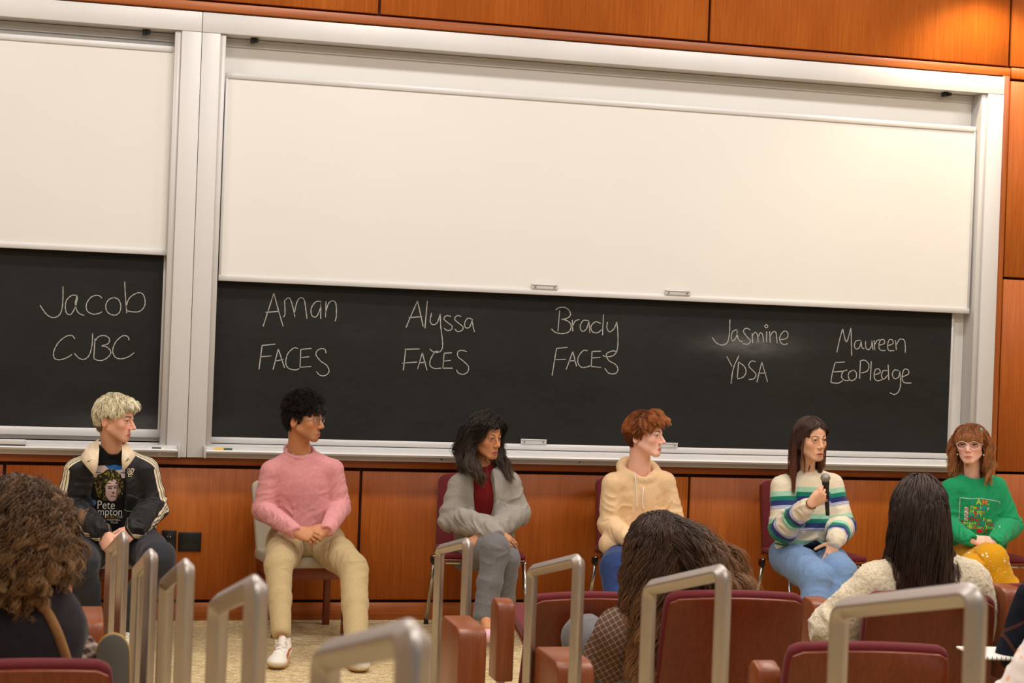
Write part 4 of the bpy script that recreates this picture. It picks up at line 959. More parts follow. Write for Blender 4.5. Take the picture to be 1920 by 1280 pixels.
def top_prims(neck, shL, shR, chest, waist, hem, hw, armL, armR, rL, rR, depth=0.62, neck_r=0.052, trap=0.048, flat=AY, k=0.03, collar=0.0085, cring=(0.076, 0.066), cdrop=0.036, cz=0.006, sho_r=0.062):
    """crew-neck top: hw = half widths at chest, waist, hem; arm lists start at the shoulder"""
    L = chain([chest, waist, hem], hw, 0.03, flat, depth)
    L += [('+', cone((shL * 0.88 + shR * 0.12), (shR * 0.88 + shL * 0.12), sho_r, sho_r, flat, 0.95), k)]
    L += [('+', cone(neck - AZ * 0.015, shL, trap, sho_r * 0.93), k), ('+', cone(neck - AZ * 0.015, shR, trap, sho_r * 0.93), k)]
    L += [('+', cone((shL + shR) / 2 - AZ * 0.03, chest, 0.11, hw[0] * 0.9, flat, depth), k)]
    L.append(('-', ell(hem - AZ * 0.40, np.array([0.42, 0.42, 0.37])), 0.012))
    for arm, r in ((armL, rL), (armR, rR)):
        L += chain(arm, r, 0.018); d_ = vn(arm[-1] - arm[-2]); rr_ = r[-1] * 0.86
        L.append(('-', cone(arm[-1] + d_ * (rr_ + r[-1] * 0.45), arm[-1] + d_ * (rr_ + r[-1] * 0.45 + 0.02), rr_, rr_), 0.003))
    tl = math.atan2(cdrop, cring[1]); nn = np.array([0, -math.sin(tl), math.cos(tl)]); ip = np.array([0, math.cos(tl), math.sin(tl)])
    L.append(('-', ell(neck + AZ * cz + nn * 0.020, np.array([cring[0] + 0.002, cring[1] + 0.002, 0.050]), np.stack([AX, ip, nn], 1)), 0.008))
    L.append(('-', cone(neck + AZ * 0.03, neck + AZ * 0.12, neck_r + 0.010, neck_r + 0.03), 0.008))
    if collar:
        rp = ringpts(neck + AZ * cz, AX, AY, cring[0], cring[1], tilt=AZ * cdrop)
        L += chain(rp, [collar] * len(rp), 0.006)
    return L
def ankle_prims(P, knee, ankle, r=0.032): return chain([knee, ankle], [0.045, r], 0.01)
def body_core(P, neck, chest, pelvis, arms, legs=(), nr=0.052):
    L = [('+', cone(P.H((0, -0.030, -0.03)), neck, nr * 0.98, nr * 1.08), 0.022), ('+', cone(neck, chest, nr * 1.0, 0.07, AY, 0.6), 0.02), ('+', cone(chest, pelvis + AY * 0.02, 0.07, 0.045, AY, 0.6), 0.02)]
    for a in arms:
        L.append(('+', cone(chest + AZ * 0.04, a[0], 0.05, 0.035, None), 0.015)); L += chain(a, [0.035] + [0.028] * (len(a) - 2) + [0.0265], 0.01)
    for l in legs: L.append(('+', cone(pelvis + AY * 0.02, l[0], 0.045, 0.04), 0.015)); L += chain(l, [0.04, 0.034, 0.034][:len(l)], 0.01)
    return L
def shoe(P, heel, toe, name='shoe', upper=(232, 226, 216), sole=(196, 150, 96), mark=(186, 96, 50), L=0.28, label=None, lace=True):
    heel = np.array([heel[0], heel[1], 0.0]); d = vn(np.array([toe[0] - heel[0], toe[1] - heel[1], 0.0])); x = np.cross(d, AZ); s = L / 0.28
    R = np.stack([x, d, AZ], 1); T = lambda p: heel + R @ (np.array(p, float) * s)
    pr = [('+', cone(T((0, 0.045, 0.018)), T((0.004, 0.205, 0.018)), 0.036 * s, 0.047 * s, AZ, 0.40), 0.01)]
    V, Q = realise(pr, 0.004); V[:, 2] = np.maximum(V[:, 2], 0.0005)
    us = [('+', ell(T((0, 0.045, 0.055)), np.array([0.034, 0.042, 0.05]) * s, R), 0.01), ('+', cone(T((0, 0.05, 0.05)), T((0.003, 0.20, 0.036)), 0.036 * s, 0.036 * s, None), 0.02),
          ('+', ell(T((0.004, 0.215, 0.034)), np.array([0.045, 0.055, 0.026]) * s, R), 0.015), ('+', cone(T((0, 0.05, 0.07)), T((0, 0.045, 0.100)), 0.036 * s, 0.034 * s), 0.015), ('+', cone(T((0, 0.095, 0.075)), T((0, 0.085, 0.112)), 0.022 * s, 0.018 * s), 0.01),
          ('-', cone(T((0, 0.045, 0.085)), T((0, 0.04, 0.15)), 0.027 * s, 0.03 * s), 0.006)]
    V2, Q2 = realise(us, 0.0035); V2[:, 2] = np.maximum(V2[:, 2], 0.012)
    Lc = (V2 - heel) @ R / s; c = np.tile(np.array(lin(upper)), (len(V2), 1))
    if mark:
        t = (0.185 - Lc[:, 1]) / 0.135; zc = 0.040 + 0.030 * np.clip(t, 0, 1) ** 1.4; wd = 0.0035 + 0.010 * np.clip(t * 3.5, 0, 1) * np.clip((1.0 - t) * 1.2, 0, 1)
        m = (t > 0) & (t < 1) & (np.abs(Lc[:, 2] - zc) < wd) & (np.abs(Lc[:, 0]) > 0.02); c[m] = lin(mark)
        m = (Lc[:, 1] > 0.2) & (Lc[:, 2] > 0.045); c[m] = np.array(lin(upper)) * 0.9
    up = to_obj(name, V2, Q2, M['shoe'], P.root, cols=c)
    if label: up['label'] = label
    to_obj('sole', V, Q, M['shoe'], up, cols=np.tile(np.array(lin(sole)), (len(V), 1)))
    if lace:
        mb = MB()
        pts = []
        for i in range(6):
            yy = 0.095 + i * 0.018; zz = 0.098 - i * 0.0065; sg = 1 if i % 2 else -1
            pts += [T((sg * 0.022, yy, zz - 0.004)), T((0, yy + 0.005, zz + 0.004))]
        pts.append(T((0.02, 0.20, 0.062))); mb.tube(pts, 0.003, 6)
        mb.tube([T((0, 0.095, 0.103)), T((0.03, 0.10, 0.108)), T((0.022, 0.12, 0.096)), T((0, 0.098, 0.1)), T((-0.03, 0.105, 0.106)), T((-0.024, 0.122, 0.094))], 0.0028, 6)
        mb.build('lace', M['lace'], up, smooth=True)
    return up
M['shoe'] = attr_mat('sneaker', rough=0.6, bump=0.1, bscale=400); M['lace'] = plain('shoe_lace', (235, 228, 218), 0.8)
M['lace'].name = 'shoe_lace'
def tmesh(txt, size, bold=0.0):
    cu = bpy.data.curves.new('t', 'FONT'); cu.body = txt; cu.size = size; cu.align_x = 'CENTER'; cu.resolution_u = 3; cu.offset = size * bold
    ob = bpy.data.objects.new('t', cu); COL.objects.link(ob); dg = bpy.context.evaluated_depsgraph_get(); me = bpy.data.meshes.new_from_object(ob.evaluated_get(dg))
    vs = [tuple(v.co)[:2] for v in me.vertices]; fs = [tuple(p.vertices) for p in me.polygons]
    bpy.data.objects.remove(ob); bpy.data.curves.remove(cu); bpy.data.meshes.remove(me); return vs, fs
class Decal:
    """flat print pressed onto a garment: 2D shapes are dropped onto the cloth surface along a direction"""
    def __init__(s, g, O, U, V, D, eps=0.0012):
        s.b = bvh_of(g); s.O = np.array(O, float); s.U = vn(U); s.V = vn(V); s.D = vn(D); s.g = g; s.vs = []; s.fs = []; s.cl = []; s.eps = eps
    band = 0.16
    def pt(s, u, v, lift=0.0):
        o = s.O + s.U * u + s.V * v - s.D * 0.35; h = s.b.ray_cast(Vector(o), Vector(s.D), 1.0)
        if h[0] is None: return np.array([9e3, 9e3, 9e3])
        return np.array(h[0]) - s.D * (s.eps + lift)
    def poly(s, vs, fs, rgb, lift=0.0):
        b = len(s.vs); s.vs += [tuple(s.pt(u, v, lift)) for u, v in vs]; s.fs += [tuple(b + i for i in f) for f in fs]; s.cl += [lin(rgb)] * len(vs)
    def text(s, txt, size, u, v, rgb, sx=1.0, lift=0.0, shear=0.0, bold=0.0):
        vs, fs = tmesh(txt, size, bold); s.poly([(u + a * sx + b * shear, v + b) for a, b in vs], fs, rgb, lift)
    def line(s, pts, wd, rgb, lift=0.0, sm=True):
        P = catmull(pts, 5) if sm else [np.array(p, float) for p in pts]
        if not sm:
            Q_ = []
            for i in range(len(P) - 1):
                n_ = max(1, int(np.linalg.norm(P[i + 1] - P[i]) / 0.012)); Q_ += [P[i] + (P[i + 1] - P[i]) * j / n_ for j in range(n_)]
            P = Q_ + [P[-1]]
        vs = []; fs = []
        for i, p in enumerate(P):
            d = P[min(i + 1, len(P) - 1)] - P[max(i - 1, 0)]; d = d / (np.linalg.norm(d) + 1e-9); n = np.array([-d[1], d[0]]) * wd / 2
            vs += [tuple(p + n), tuple(p - n)]
        for i in range(len(P) - 1): fs.append((2 * i, 2 * i + 1, 2 * i + 3, 2 * i + 2))
        s.poly(vs, fs, rgb, lift)
    def star(s, u, v, r, rgb, n=5, rot=0.0):
        vs = [(u, v)] + [(u + math.cos(rot + math.pi * i / n) * (r if i % 2 == 0 else r * 0.45), v + math.sin(rot + math.pi * i / n) * (r if i % 2 == 0 else r * 0.45)) for i in range(2 * n)]
        s.poly(vs, [(0, 1 + i, 1 + (i + 1) % (2 * n)) for i in range(2 * n)], rgb)
    def image(s, img, mask, u0, v0, w_, h_):
        ny, nx = mask.shape; idn = {}
        for j in range(ny):
            for i in range(nx):
                if mask[j, i]:
                    q = []
                    for (a, b) in ((i, j), (i + 1, j), (i + 1, j + 1), (i, j + 1)):
                        s.vs.append(None); k = len(s.vs) - 1; q.append(k); s.cl.append(tuple(img[j, i])); idn[k] = (a, b)
                    s.fs.append(tuple(q))
        cache = {}
        for k, (a, b) in idn.items():
            if (a, b) not in cache: cache[(a, b)] = tuple(s.pt(u0 + w_ * a / nx, v0 + h_ * b / ny))
            s.vs[k] = cache[(a, b)]
    def build(s, name):
        A = np.array(s.vs); dep = A @ s.D; med = np.median(dep[dep < 1e3]); s.fs = [f for f in s.fs if max(dep[list(f)]) < 1e3 and max(dep[list(f)]) - min(dep[list(f)]) < 0.02 and abs(dep[f[0]] - med) < s.band]
        A[A[:, 0] > 1e3] = s.O; s.vs = [tuple(p) for p in A]
        me = bpy.data.meshes.new(name); me.from_pydata(s.vs, [], s.fs); me.update()
        a = me.color_attributes.new('col', 'FLOAT_COLOR', 'POINT'); c = np.ones((len(s.vs), 4), F32); c[:, :3] = np.array(s.cl); a.data.foreach_set('color', c.ravel())
        return link(name, me, s.g, [M['print']])
M['print'] = attr_mat('printed_ink', rough=0.8, spec=0.2)

# ================================================================ person in the pink sweatshirt
def hemcut(k, a, r=0.085):
    d = vn(a - k); return ('-', cone(a + d * (r + 0.022), a + d * (r + 0.15), r, r), 0.006)
def hand(L, w, d, n, tv, **k):
    n = np.asarray(n, float); d = np.asarray(d, float); side = 1 if np.cross(vn(d), vn(n - vn(d) * (n @ vn(d)))) @ np.asarray(tv, float) > 0 else -1
    L += hand_prims(w, d, n, side, **k)
def pink():
    P = Person('person in a pink sweatshirt and khaki trousers, black curly hair, glasses, hands clasped', 'brown', (570, 788), -0.66, 66, -2, 0, 0.97)
    nk = at(561, 846, -0.585); ch = at(566, 905, -0.58); wa = at(569, 950, -0.56); hm = at(571, 985, -0.56)
    sL, sR = at(509, 884, -0.60), at(624, 881, -0.60); eL, eR = at(494, 955, -0.60), at(637, 950, -0.60); wL, wR = at(551, 995, -0.90), at(615, 991, -0.87)
    pel = at(573, 1015, -0.46); hL, hR = at(540, 1018, -0.50), at(606, 1018, -0.50); kL, kR = at(522, 1061, -1.00), at(663, 1066, -1.02); aL, aR = at(527, 1184, -1.27), at(668, 1203, -1.40)
    B = body_core(P, nk, ch, pel, [[sL, eL, wL], [sR, eR, wR]], [[hL, kL, aL], [hR, kR, aR]], 0.054)
    hand(B, wL + (wL - eL) * 0.02, (0.93, -0.28, -0.22), (-0.1, -0.85, 0.5), (0.3, -0.3, 1), curl=(0.35, 0.42, 0.5, 0.6), s=0.94)
    hand(B, wR, (-0.92, -0.22, -0.30), (0.1, -0.85, 0.5), (-0.3, -0.3, 1), curl=(0.45, 0.5, 0.6, 0.7), s=0.94)
    make_body(P, B, dict(nose=1.0, chin=1.0, lips=1.25), brow=(26, 18, 14), stubble=(96, 66, 46), lipc=(186, 100, 84), gaze=0.25)
    tp = top_prims(nk, sL, sR, ch, wa, hm, [0.165, 0.158, 0.160], [sL, eL, wL], [sR, eR, wR], [0.057, 0.056, 0.038], [0.057, 0.056, 0.038], sho_r=0.054, trap=0.05)
    M['pink'] = cloth('pink_cotton', (214, 146, 148), var=0.07, vscale=60)
    g = garment(P, 'sweatshirt', tp, M['pink'], [([sL, eL, wL], [0.4, 1.3, 1.2], 34), ([sR, eR, wR], [0.4, 1.3, 1.2], 34), ([ch, wa, hm], [0.1, 0.6, 1.2], 22)], 0.0035, 0.0012, seed=3)
    lp = [('+', cone(hL, hR, 0.115, 0.115, AY, 1.0), 0.03)] + chain([hL, (hL + kL) / 2 + AZ * 0.004, kL, (kL + aL) / 2, aL], [0.098, 0.086, 0.068, 0.056, 0.048], 0.02) + chain([hR, (hR + kR) / 2 + AZ * 0.004, kR, (kR + aR) / 2, aR], [0.098, 0.086, 0.073, 0.064, 0.058], 0.02)
    lp += [hemcut(kL, aL), hemcut(kR, aR)]
    M['khaki'] = cloth('khaki_twill', (184, 162, 120), var=0.04, bscale=700)
    garment(P, 'trousers', lp, M['khaki'], [([hL, kL, aL], [1.6, 1.0, 0.35], 36), ([hR, kR, aR], [1.6, 1.0, 0.35], 36)], 0.0036, 0.0012, h=0.0055, seed=8)
    f1 = at(540, 1200, -1.22); f2 = at(664, 1215, -1.36)
    for (x0, y0, x1, y1) in ((at(536, 1215, -1.27)[0], -1.21, at(520, 1250, -1.43)[0], -1.44), (at(661, 1230, -1.40)[0], -1.30, at(683, 1262, -1.6)[0], -1.60)):
        shoe(P, (x0, y0), (x1, y1), 'shoe', label='white sneaker with a gum sole and a rust side mark', L=0.30)
    # glasses: thin metal
    t = MB()
    H = P.H
    t.tube([H((-0.081, -0.020, 0.012)), H((-0.076, 0.055, 0.016)), H((-0.054, 0.092, 0.018))], 0.0016, 6)
    t.tube([H((0.081, -0.020, 0.012)), H((0.076, 0.055, 0.016)), H((0.054, 0.092, 0.018))], 0.0016, 6)
    for q in (-1, 1): t.tube([H((q * 0.031 + 0.023 * math.cos(a), 0.100 - 0.12 * abs(0.031 * q + 0.023 * math.cos(a)) , 0.008 + 0.019 * math.sin(a))) for a in np.linspace(0, 2 * math.pi, 25)], 0.0014, 6)
    t.tube([H((-0.009, 0.101, 0.013)), H((0, 0.104, 0.016)), H((0.009, 0.101, 0.013))], 0.0014, 6)
    gl = t.build('eyeglasses', M['chrome'], P.root, smooth=True)
    l2 = MB()
    for q in (-1, 1):
        vs = [H((q * 0.031, 0.0965, 0.008))] + [H((q * 0.031 + 0.022 * math.cos(a), 0.100 - 0.12 * abs(0.031 * q + 0.022 * math.cos(a)), 0.008 + 0.018 * math.sin(a))) for a in np.linspace(0, 2 * math.pi, 24, endpoint=False)]
        l2.add(vs, [(0, 1 + i, 1 + (i + 1) % 24) for i in range(24)])
    l2.build('lens', M['lens'], gl, smooth=True)
    nc = MB(); nc.tube(ringpts(nk + AZ * 0.012 - AY * 0.0, AX, AY, 0.062, 0.058, tilt=AZ * 0.03, n=40), 0.0016, 5); nc.build('necklace', M['chrome'], P.root, smooth=True)
    sc = scalp(hair_front_z=0.085, side_z=0.008, back_z=-0.045)
    blk = [(0, (14, 10, 9)), (1, (36, 26, 21))]
    top = lambda rs: (lambda p: p if p[2] > 0.045 else top(rs))(sc(rs))
    grow_hair(P, [dict(n=3400, roots=sc, length=0.018, comb=lambda p: (0, -0.3, -1), lift=0.4, grav=0.05, curl=0.003, cfreq=2, r=0.0015, colors=blk, steps=5, jit=0.3, off=0.008, face=0),
                  dict(n=4200, roots=top, length=0.040, comb=lambda p: (0, 0.2, 0.2), lift=0.8, grav=0.06, curl=0.006, cfreq=2.2, r=0.0015, colors=blk, steps=10, jit=0.45, off=0.016, face=0, clump=(420, 0.5)),
                  dict(n=900, roots=lambda rs: np.array([rs.uniform(-0.05, 0.055), rs.uniform(0.03, 0.072), rs.uniform(0.085, 0.112)]), length=0.068, comb=lambda p: (p[0] * 3, 1, 0.0), lift=0.4, grav=0.26, curl=0.007, cfreq=2.0, r=0.0015, colors=blk, steps=12, jit=0.3, off=0.016, face=0)],
              cap=cap_prims(P, 0.009, lowback=-0.035), capc=(16, 12, 10), seed=2)
    return P
M['lens'] = NT('spectacle_glass').m
_b = M['lens'].node_tree.nodes['Principled BSDF']; _b.inputs['Transmission Weight'].default_value = 1.0; _b.inputs['Roughness'].default_value = 0.02; _b.inputs['IOR'].default_value = 1.05
# ================================================================ person in the black track jacket
def bands(name, attr, base, stops, lo, hi, rough=0.85, bump=0.25, bscale=420, sheen=0.1, alpha=None):
    """colour bands across a float attribute (lo..hi); stops = [(value, rgb)] constant steps"""
    t = NT(name); a = t.n('ShaderNodeAttribute', attribute_name=attr)
    mr = t.n('ShaderNodeMapRange'); mr.inputs['From Min'].default_value = lo; mr.inputs['From Max'].default_value = hi; t.l(a.outputs['Fac'], mr.inputs['Value'])
    r = t.ramp(mr.outputs[0], [((v - lo) / (hi - lo), lin(c)) for v, c in stops], 'CONSTANT')
    t.l(r.outputs[0], t.b.inputs['Base Color']); t.b.inputs['Roughness'].default_value = rough; t.b.inputs['Specular IOR Level'].default_value = 0.25
    t.b.inputs['Sheen Weight'].default_value = sheen
    t.bump(t.noise(bscale), bump, 0.002); return t.m
def arm_angle(V, J, O, rad):
    """signed arc distance around a limb from a line on its surface whose outward direction at joint i is O[i]"""
    best = np.full(len(V), 9.0); out = np.full(len(V), 9.0)
    for i in range(len(J) - 1):
        t, d = seg_t(V, J[i], J[i + 1]); ax = vn(J[i + 1] - J[i]); q = V - J[i] - t[:, None] * (J[i + 1] - J[i])
        o = np.array(O[i])[None] * (1 - t)[:, None] + np.array(O[i + 1])[None] * t[:, None]; o = o - (o @ ax)[:, None] * ax; o /= np.linalg.norm(o, axis=1, keepdims=True) + 1e-9
        b = np.cross(ax, o); ang = np.arctan2((q * b).sum(1), (q * o).sum(1)); m = d < best; best = np.where(m, d, best); out = np.where(m, ang * rad, out)
    return out, best
def track():
    P = Person('person with bleached blond hair in a black striped track jacket over a printed T-shirt', 'light', (217, 788), -0.68, 64, -6, 0, 0.93)
    nk = at(212, 841, -0.60); ch = at(208, 908, -0.60); wa = at(207, 950, -0.57); hm = at(207, 990, -0.54)
    sL, sR = at(146, 884, -0.62), at(272, 882, -0.62); eL, eR = at(130, 952, -0.62), at(287, 950, -0.62); wL, wR = at(190, 997, -0.88), at(252, 992, -0.86)
    pel = at(212, 1015, -0.48); hL, hR = at(178, 1012, -0.52), at(250, 1012, -0.52); kL, kR = at(152, 1052, -0.95), at(296, 1046, -0.98); aL, aR = at(168, 1148, -0.78), at(238, 1170, -0.92)
    B = body_core(P, nk, ch, pel, [[sL, eL, wL], [sR, eR, wR]], [[hL, kL, aL], [hR, kR, aR]], 0.054)
    hand(B, wL, (0.42, -0.45, -0.8), (-0.5, -0.8, 0.2), (0.9, -0.3, 0.3), curl=(0.35, 0.4, 0.5, 0.6), s=1.0)
    hand(B, wR, (-0.75, -0.35, -0.55), (0.3, -0.8, 0.5), (-0.3, -0.3, 1), curl=(0.6, 0.65, 0.7, 0.8), s=1.0)
    make_body(P, B, dict(nose=1.22, chin=1.0, lips=0.75), brow=(52, 34, 24), stubble=(150, 104, 82), lipc=(186, 100, 86), gaze=-0.1, iris=(80, 84, 70), blush=0.4)
    M['tee'] = cloth('black_cotton', (20, 19, 20), sheen=0.1)
    g = garment(P, 'tshirt', chain([nk - AZ * 0.03, ch, wa, hm], [0.085, 0.148, 0.140, 0.140], 0.03, AY, 0.62) + chain([nk + (sL - nk) * .1, nk + (sL - nk) * 0.8], [0.05, 0.04], 0.02) + chain([nk + (sR - nk) * .1, nk + (sR - nk) * 0.8], [0.05, 0.04], 0.02)
            + [('-', cone(nk + AZ * 0.0, nk + AZ * 0.1, 0.062, 0.08), 0.008)] + chain(ringpts(nk - AZ * 0.004, AX, AY, 0.068, 0.062, tilt=AZ * 0.03), [0.007] * 18, 0.006), M['tee'], [([ch, wa, hm], [0.2, 0.6, 1.2], 20)], 0.004, 0.001)
    d = Decal(g, at(209, 920, -0.70), AX, AZ, at(209, 920, -0.70) - CAM); rs = np.random.RandomState(4)
    S = 1 / 368.0; X = lambda px: (px - 209) * S; Z = lambda py: (920 - py) * S
    # generic curly-haired portrait under clouds
    nx, ny = 168, 200; img = np.zeros((ny, nx, 3)); mk = np.zeros((ny, nx), bool); yy, xx = np.mgrid[0:ny, 0:nx]; u = (xx + .5) / nx; v = (yy + .5) / ny
    def nz(s, sd): return vnoise(np.stack([u.ravel() * s, v.ravel() * s, np.full(u.size, sd * 3.3)], 1)).reshape(u.shape)
    cloud = (v > 0.70) & (v < 0.985 + 0.02 * nz(6, 1)) ; img[cloud] = lin((196, 178, 172)); bl = cloud & ((((u - 0.72) / 0.34) ** 2 + ((v - 1.0) / 0.12) ** 2 < 1) | (np.abs(v - 0.82 + 0.01 * nz(5, 2)) < 0.014) & ((u < 0.25) | (u > 0.85))); img[bl] = lin((34, 92, 158)); mk |= cloud
    hr = (((u - 0.53) / (0.45 + 0.05 * nz(12, 3))) ** 2 + ((v - 0.52) / (0.36 + 0.04 * nz(12, 4))) ** 2 < 1); hc_ = nz(24, 5) + 0.7 * nz(60, 6) + 0.25 * np.sin(u * 60 + 6 * nz(9, 9))
    img[hr] = np.where((hc_ > 0.35)[..., None], np.array(lin((128, 118, 50))), np.where((hc_ > -0.1)[..., None], np.array(lin((62, 52, 24))), np.array(lin((20, 16, 12)))))[hr]; mk |= hr
    fc = (((u - 0.62) / 0.20) ** 2 + ((v - 0.42) / 0.255) ** 2 < 1) & (v > 0.15); fcol = np.array(lin((188, 160, 156))); img[fc] = fcol; mk |= fc
    sh = fc & ((u - 0.62) / 0.2 - 0.1 * nz(8, 8) > 0.62); img[sh] = lin((120, 98, 96))
    for (eu, ev) in ((0.55, 0.46), (0.72, 0.47)):
        e = ((u - eu) / 0.065) ** 2 + ((v - ev) / 0.020) ** 2 < 1; img[e] = lin((28, 20, 24)); e = ((u - eu) / 0.04) ** 2 + ((v - ev + 0.012) / 0.008) ** 2 < 1; img[e] = lin((150, 140, 140))
        e = (np.abs(u - eu) < 0.08) & (np.abs(v - ev - 0.045) < 0.010); img[e] = lin((30, 20, 18))
    e = ((u - 0.66) / 0.035) ** 2 + ((v - 0.355) / 0.022) ** 2 < 1; img[e] = lin((60, 38, 40)); e = ((u - 0.655) / 0.085) ** 2 + ((v - 0.275 - 0.01 * np.cos(u * 20)) / 0.010) ** 2 < 1; img[e] = lin((96, 52, 54))
    fr = fc & (v > 0.56) & (nz(18, 7) > 0.0); img[fr] = lin((86, 74, 36))
    e = (((u - 0.05) / 0.10) ** 2 + ((v - 0.13) / 0.07) ** 2 < 1); img[e] = lin((82, 118, 160)); mk |= e
    d.image(img, mk, X(173), Z(953), 60 * S, 82 * S)
    d.text('Pete', 0.062, X(200), Z(954), (226, 222, 214), sx=0.82, lift=0.0008, shear=-0.0); d.text('ampton', 0.058, X(204), Z(966), (226, 222, 214), sx=0.82, lift=0.001)
    d.text('FINALE', 0.017, X(210), Z(971), (190, 132, 40), lift=0.0012); d.text('THE', 0.017, X(226), Z(971), (226, 222, 214), lift=0.0012)
    d.text('FAREWELL', 0.015, X(215), Z(976), (226, 222, 214), lift=0.0012); d.text('TOUR', 0.014, X(216), Z(981), (226, 222, 214), lift=0.0012)
    d.build('shirt_print')
    # jacket
    jp = chain([ch, wa, hm + AZ * 0.005], [0.185, 0.180, 0.190], 0.03, AY, 0.66) + [('+', cone(sL * 0.9 + sR * 0.1, sR * 0.9 + sL * 0.1, 0.064, 0.064, AY, 1.0), 0.03), ('+', cone(nk - AZ * 0.018, sL, 0.056, 0.060), 0.03), ('+', cone(nk - AZ * 0.018, sR, 0.056, 0.060), 0.03), ('+', cone((sL + sR) / 2 - AZ * 0.03, ch, 0.12, 0.175, AY, 0.64), 0.03)]
    aLj = [sL, eL, wL - (wL - eL) * 0.06]; aRj = [sR, eR, wR - (wR - eR) * 0.06]
    op = [at(209, 842, -0.66), at(207, 880, -0.69), at(203, 930, -0.70), at(204, 990, -0.69)]
    jp += [('-', cone(op[0], op[1], 0.092, 0.080, AY, 0.9), 0.008), ('-', cone(op[1], op[2], 0.080, 0.090, AY, 0.9), 0.008), ('-', cone(op[2], op[3], 0.090, 0.085, AY, 0.9), 0.008), ('-', cone(nk, nk + AZ * 0.1, 0.066, 0.09), 0.006)]
    jp += chain(aLj, [0.070, 0.074, 0.052], 0.02) + chain(aRj, [0.070, 0.074, 0.052], 0.02)
    jp += chain([wL - (wL - eL) * 0.08, wL], [0.043, 0.040], 0.008) + chain([wR - (wR - eR) * 0.08, wR], [0.043, 0.040], 0.008)
    cream = (226, 214, 184); blk = (24, 23, 24); w_ = 0.0062; g_ = 0.017
    M['track'] = bands('track_jacket_nylon', 'st', blk, [(-0.06, blk), (-g_ - w_, cream), (-g_ + w_, blk), (-w_, cream), (w_, blk), (g_ - w_, cream), (g_ + w_, blk)], -0.06, 0.06, rough=0.5, bump=0.15)
    def at_(V):
        r = np.full(len(V), 0.055); first = True
        for J, sg, O in (([nk + AZ * 0.01] + aLj, -1, [(0.0, -0.55, 1), (-0.7, -0.6, 0.7), (-0.85, -0.9, -0.15), (-0.2, -0.7, -0.8)]), ([nk + AZ * 0.01] + aRj, 1, [(0.0, -0.55, 1), (0.7, -0.6, 0.7), (1, -0.75, 0.0), (0.35, -0.6, -0.8)])):
            st, d_ = arm_angle(V, J, O, 0.068); m = (d_ < 0.105) & (sg * (V[:, 0] - nk[0]) > 0.055); st2 = np.clip(st, -0.055, 0.055)
            cuff = np.linalg.norm(V - J[-1], axis=1) < 0.012; half = sg * (V[:, 0] - nk[0]) > 0; r = np.where(half, np.where(m, st2, np.where(st2 > 0, 0.055, -0.055)), r)
        return dict(st=r)
    garment(P, 'track_jacket', jp, M['track'], [(aLj, [0.3, 1.3, 1.5], 30), (aRj, [0.3, 1.3, 1.5], 30), ([ch, wa, hm], [0.1, 0.8, 1.3], 20)], 0.006, 0.0016, h=0.0045, seed=5, attrs=at_)
    # cream collar flaps (lining turned out)
    M['lining'] = plain('cream_lining', (222, 202, 172), 0.7, var=0.12, vscale=60)
    for sg, pts in ((-1, [(185, 822, -.66), (186, 842, -.73), (184, 868, -.765), (178, 893, -.785), (160, 872, -.77), (149, 858, -.74), (163, 838, -.70)]), (1, [(229, 826, -.68), (229, 842, -.74), (228, 862, -.765), (230, 886, -.785), (243, 870, -.775), (255, 853, -.75), (243, 834, -.70)])):
        q = [at(*p) for p in pts]; c = sum(q) / len(q) - AY * 0.006; mb = MB()
        fr_ = [p - AY * 0.004 for p in q]; bk = [p + AY * 0.008 for p in q]; n = len(q)
        mb.add([c - AY * 0.006] + fr_ + [c + AY * 0.006] + bk, [(0, 1 + i, 1 + (i + 1) % n) for i in range(n)] + [(n + 1, n + 2 + (i + 1) % n, n + 2 + i) for i in range(n)] + [(1 + i, n + 2 + i, n + 2 + (i + 1) % n, 1 + (i + 1) % n) for i in range(n)])
        cf = mb.build('collar_lining', M['lining'], P.root, smooth=True); cf['label'] = 'cream collar lining turned outward'
        mk_ = MB(); 
        for k in range(5):
            a, b = rnd.uniform(0.25, 0.6), rnd.uniform(-0.012, 0.012)
            p0 = c * 0.6 + fr_[4] * 0.4 - AY * 0.0075 + AZ * b + AX * b; mk_.tube([p0, p0 + AZ * rnd.uniform(-0.012, 0.012) + AX * rnd.uniform(-0.012, 0.012), p0 + AZ * rnd.uniform(-0.012, 0.012) + AX * rnd.uniform(-0.008, 0.016)], 0.0009, 4)
        mk_.build('ink_sketch', M['tee'], cf)
    # chest crest: small cream bird outline
    e = Decal(P.root.children[[c_.name.split('.')[0] for c_ in P.root.children].index('track_jacket')], at(245, 885, -0.72), AX, AZ, at(245, 885, -0.72) - CAM, eps=0.002)
    for ln_ in ([(-.014, .012), (-.018, .006), (-.014, -.004), (-.006, -.010), (0, -.006)], [(-.016, .016), (-.008, .018), (-.004, .010), (-.010, .004), (-.004, -.002)], [(0, .004), (.004, .012), (.010, .014), (.014, .008), (.012, .0), (.006, -.006), (0, -.006)], [(0, .016), (.006, .020), (.014, .018), (.018, .010)], [(-.012, -.014), (0, -.012), (.014, -.012)], [(-.010, -.014), (-.010, -.022), (.004, -.020), (.006, -.024)], [(-.004, .0), (.002, .004), (.006, .0), (.002, -.004)]):
        e.line(ln_, 0.0028, cream)
    e.build('chest_crest')
    lp = [('+', cone(hL, hR, 0.12, 0.12, AY, 1.0), 0.03)] + chain([hL, (hL + kL) / 2, kL, (kL + aL) / 2, aL], [0.108, 0.098, 0.080, 0.066, 0.058], 0.03) + chain([hR, (hR + kR) / 2, kR, (kR + aR) / 2, aR], [0.108, 0.098, 0.082, 0.068, 0.058], 0.03) + [hemcut(kL, aL, .08), hemcut(kR, aR, .08)]
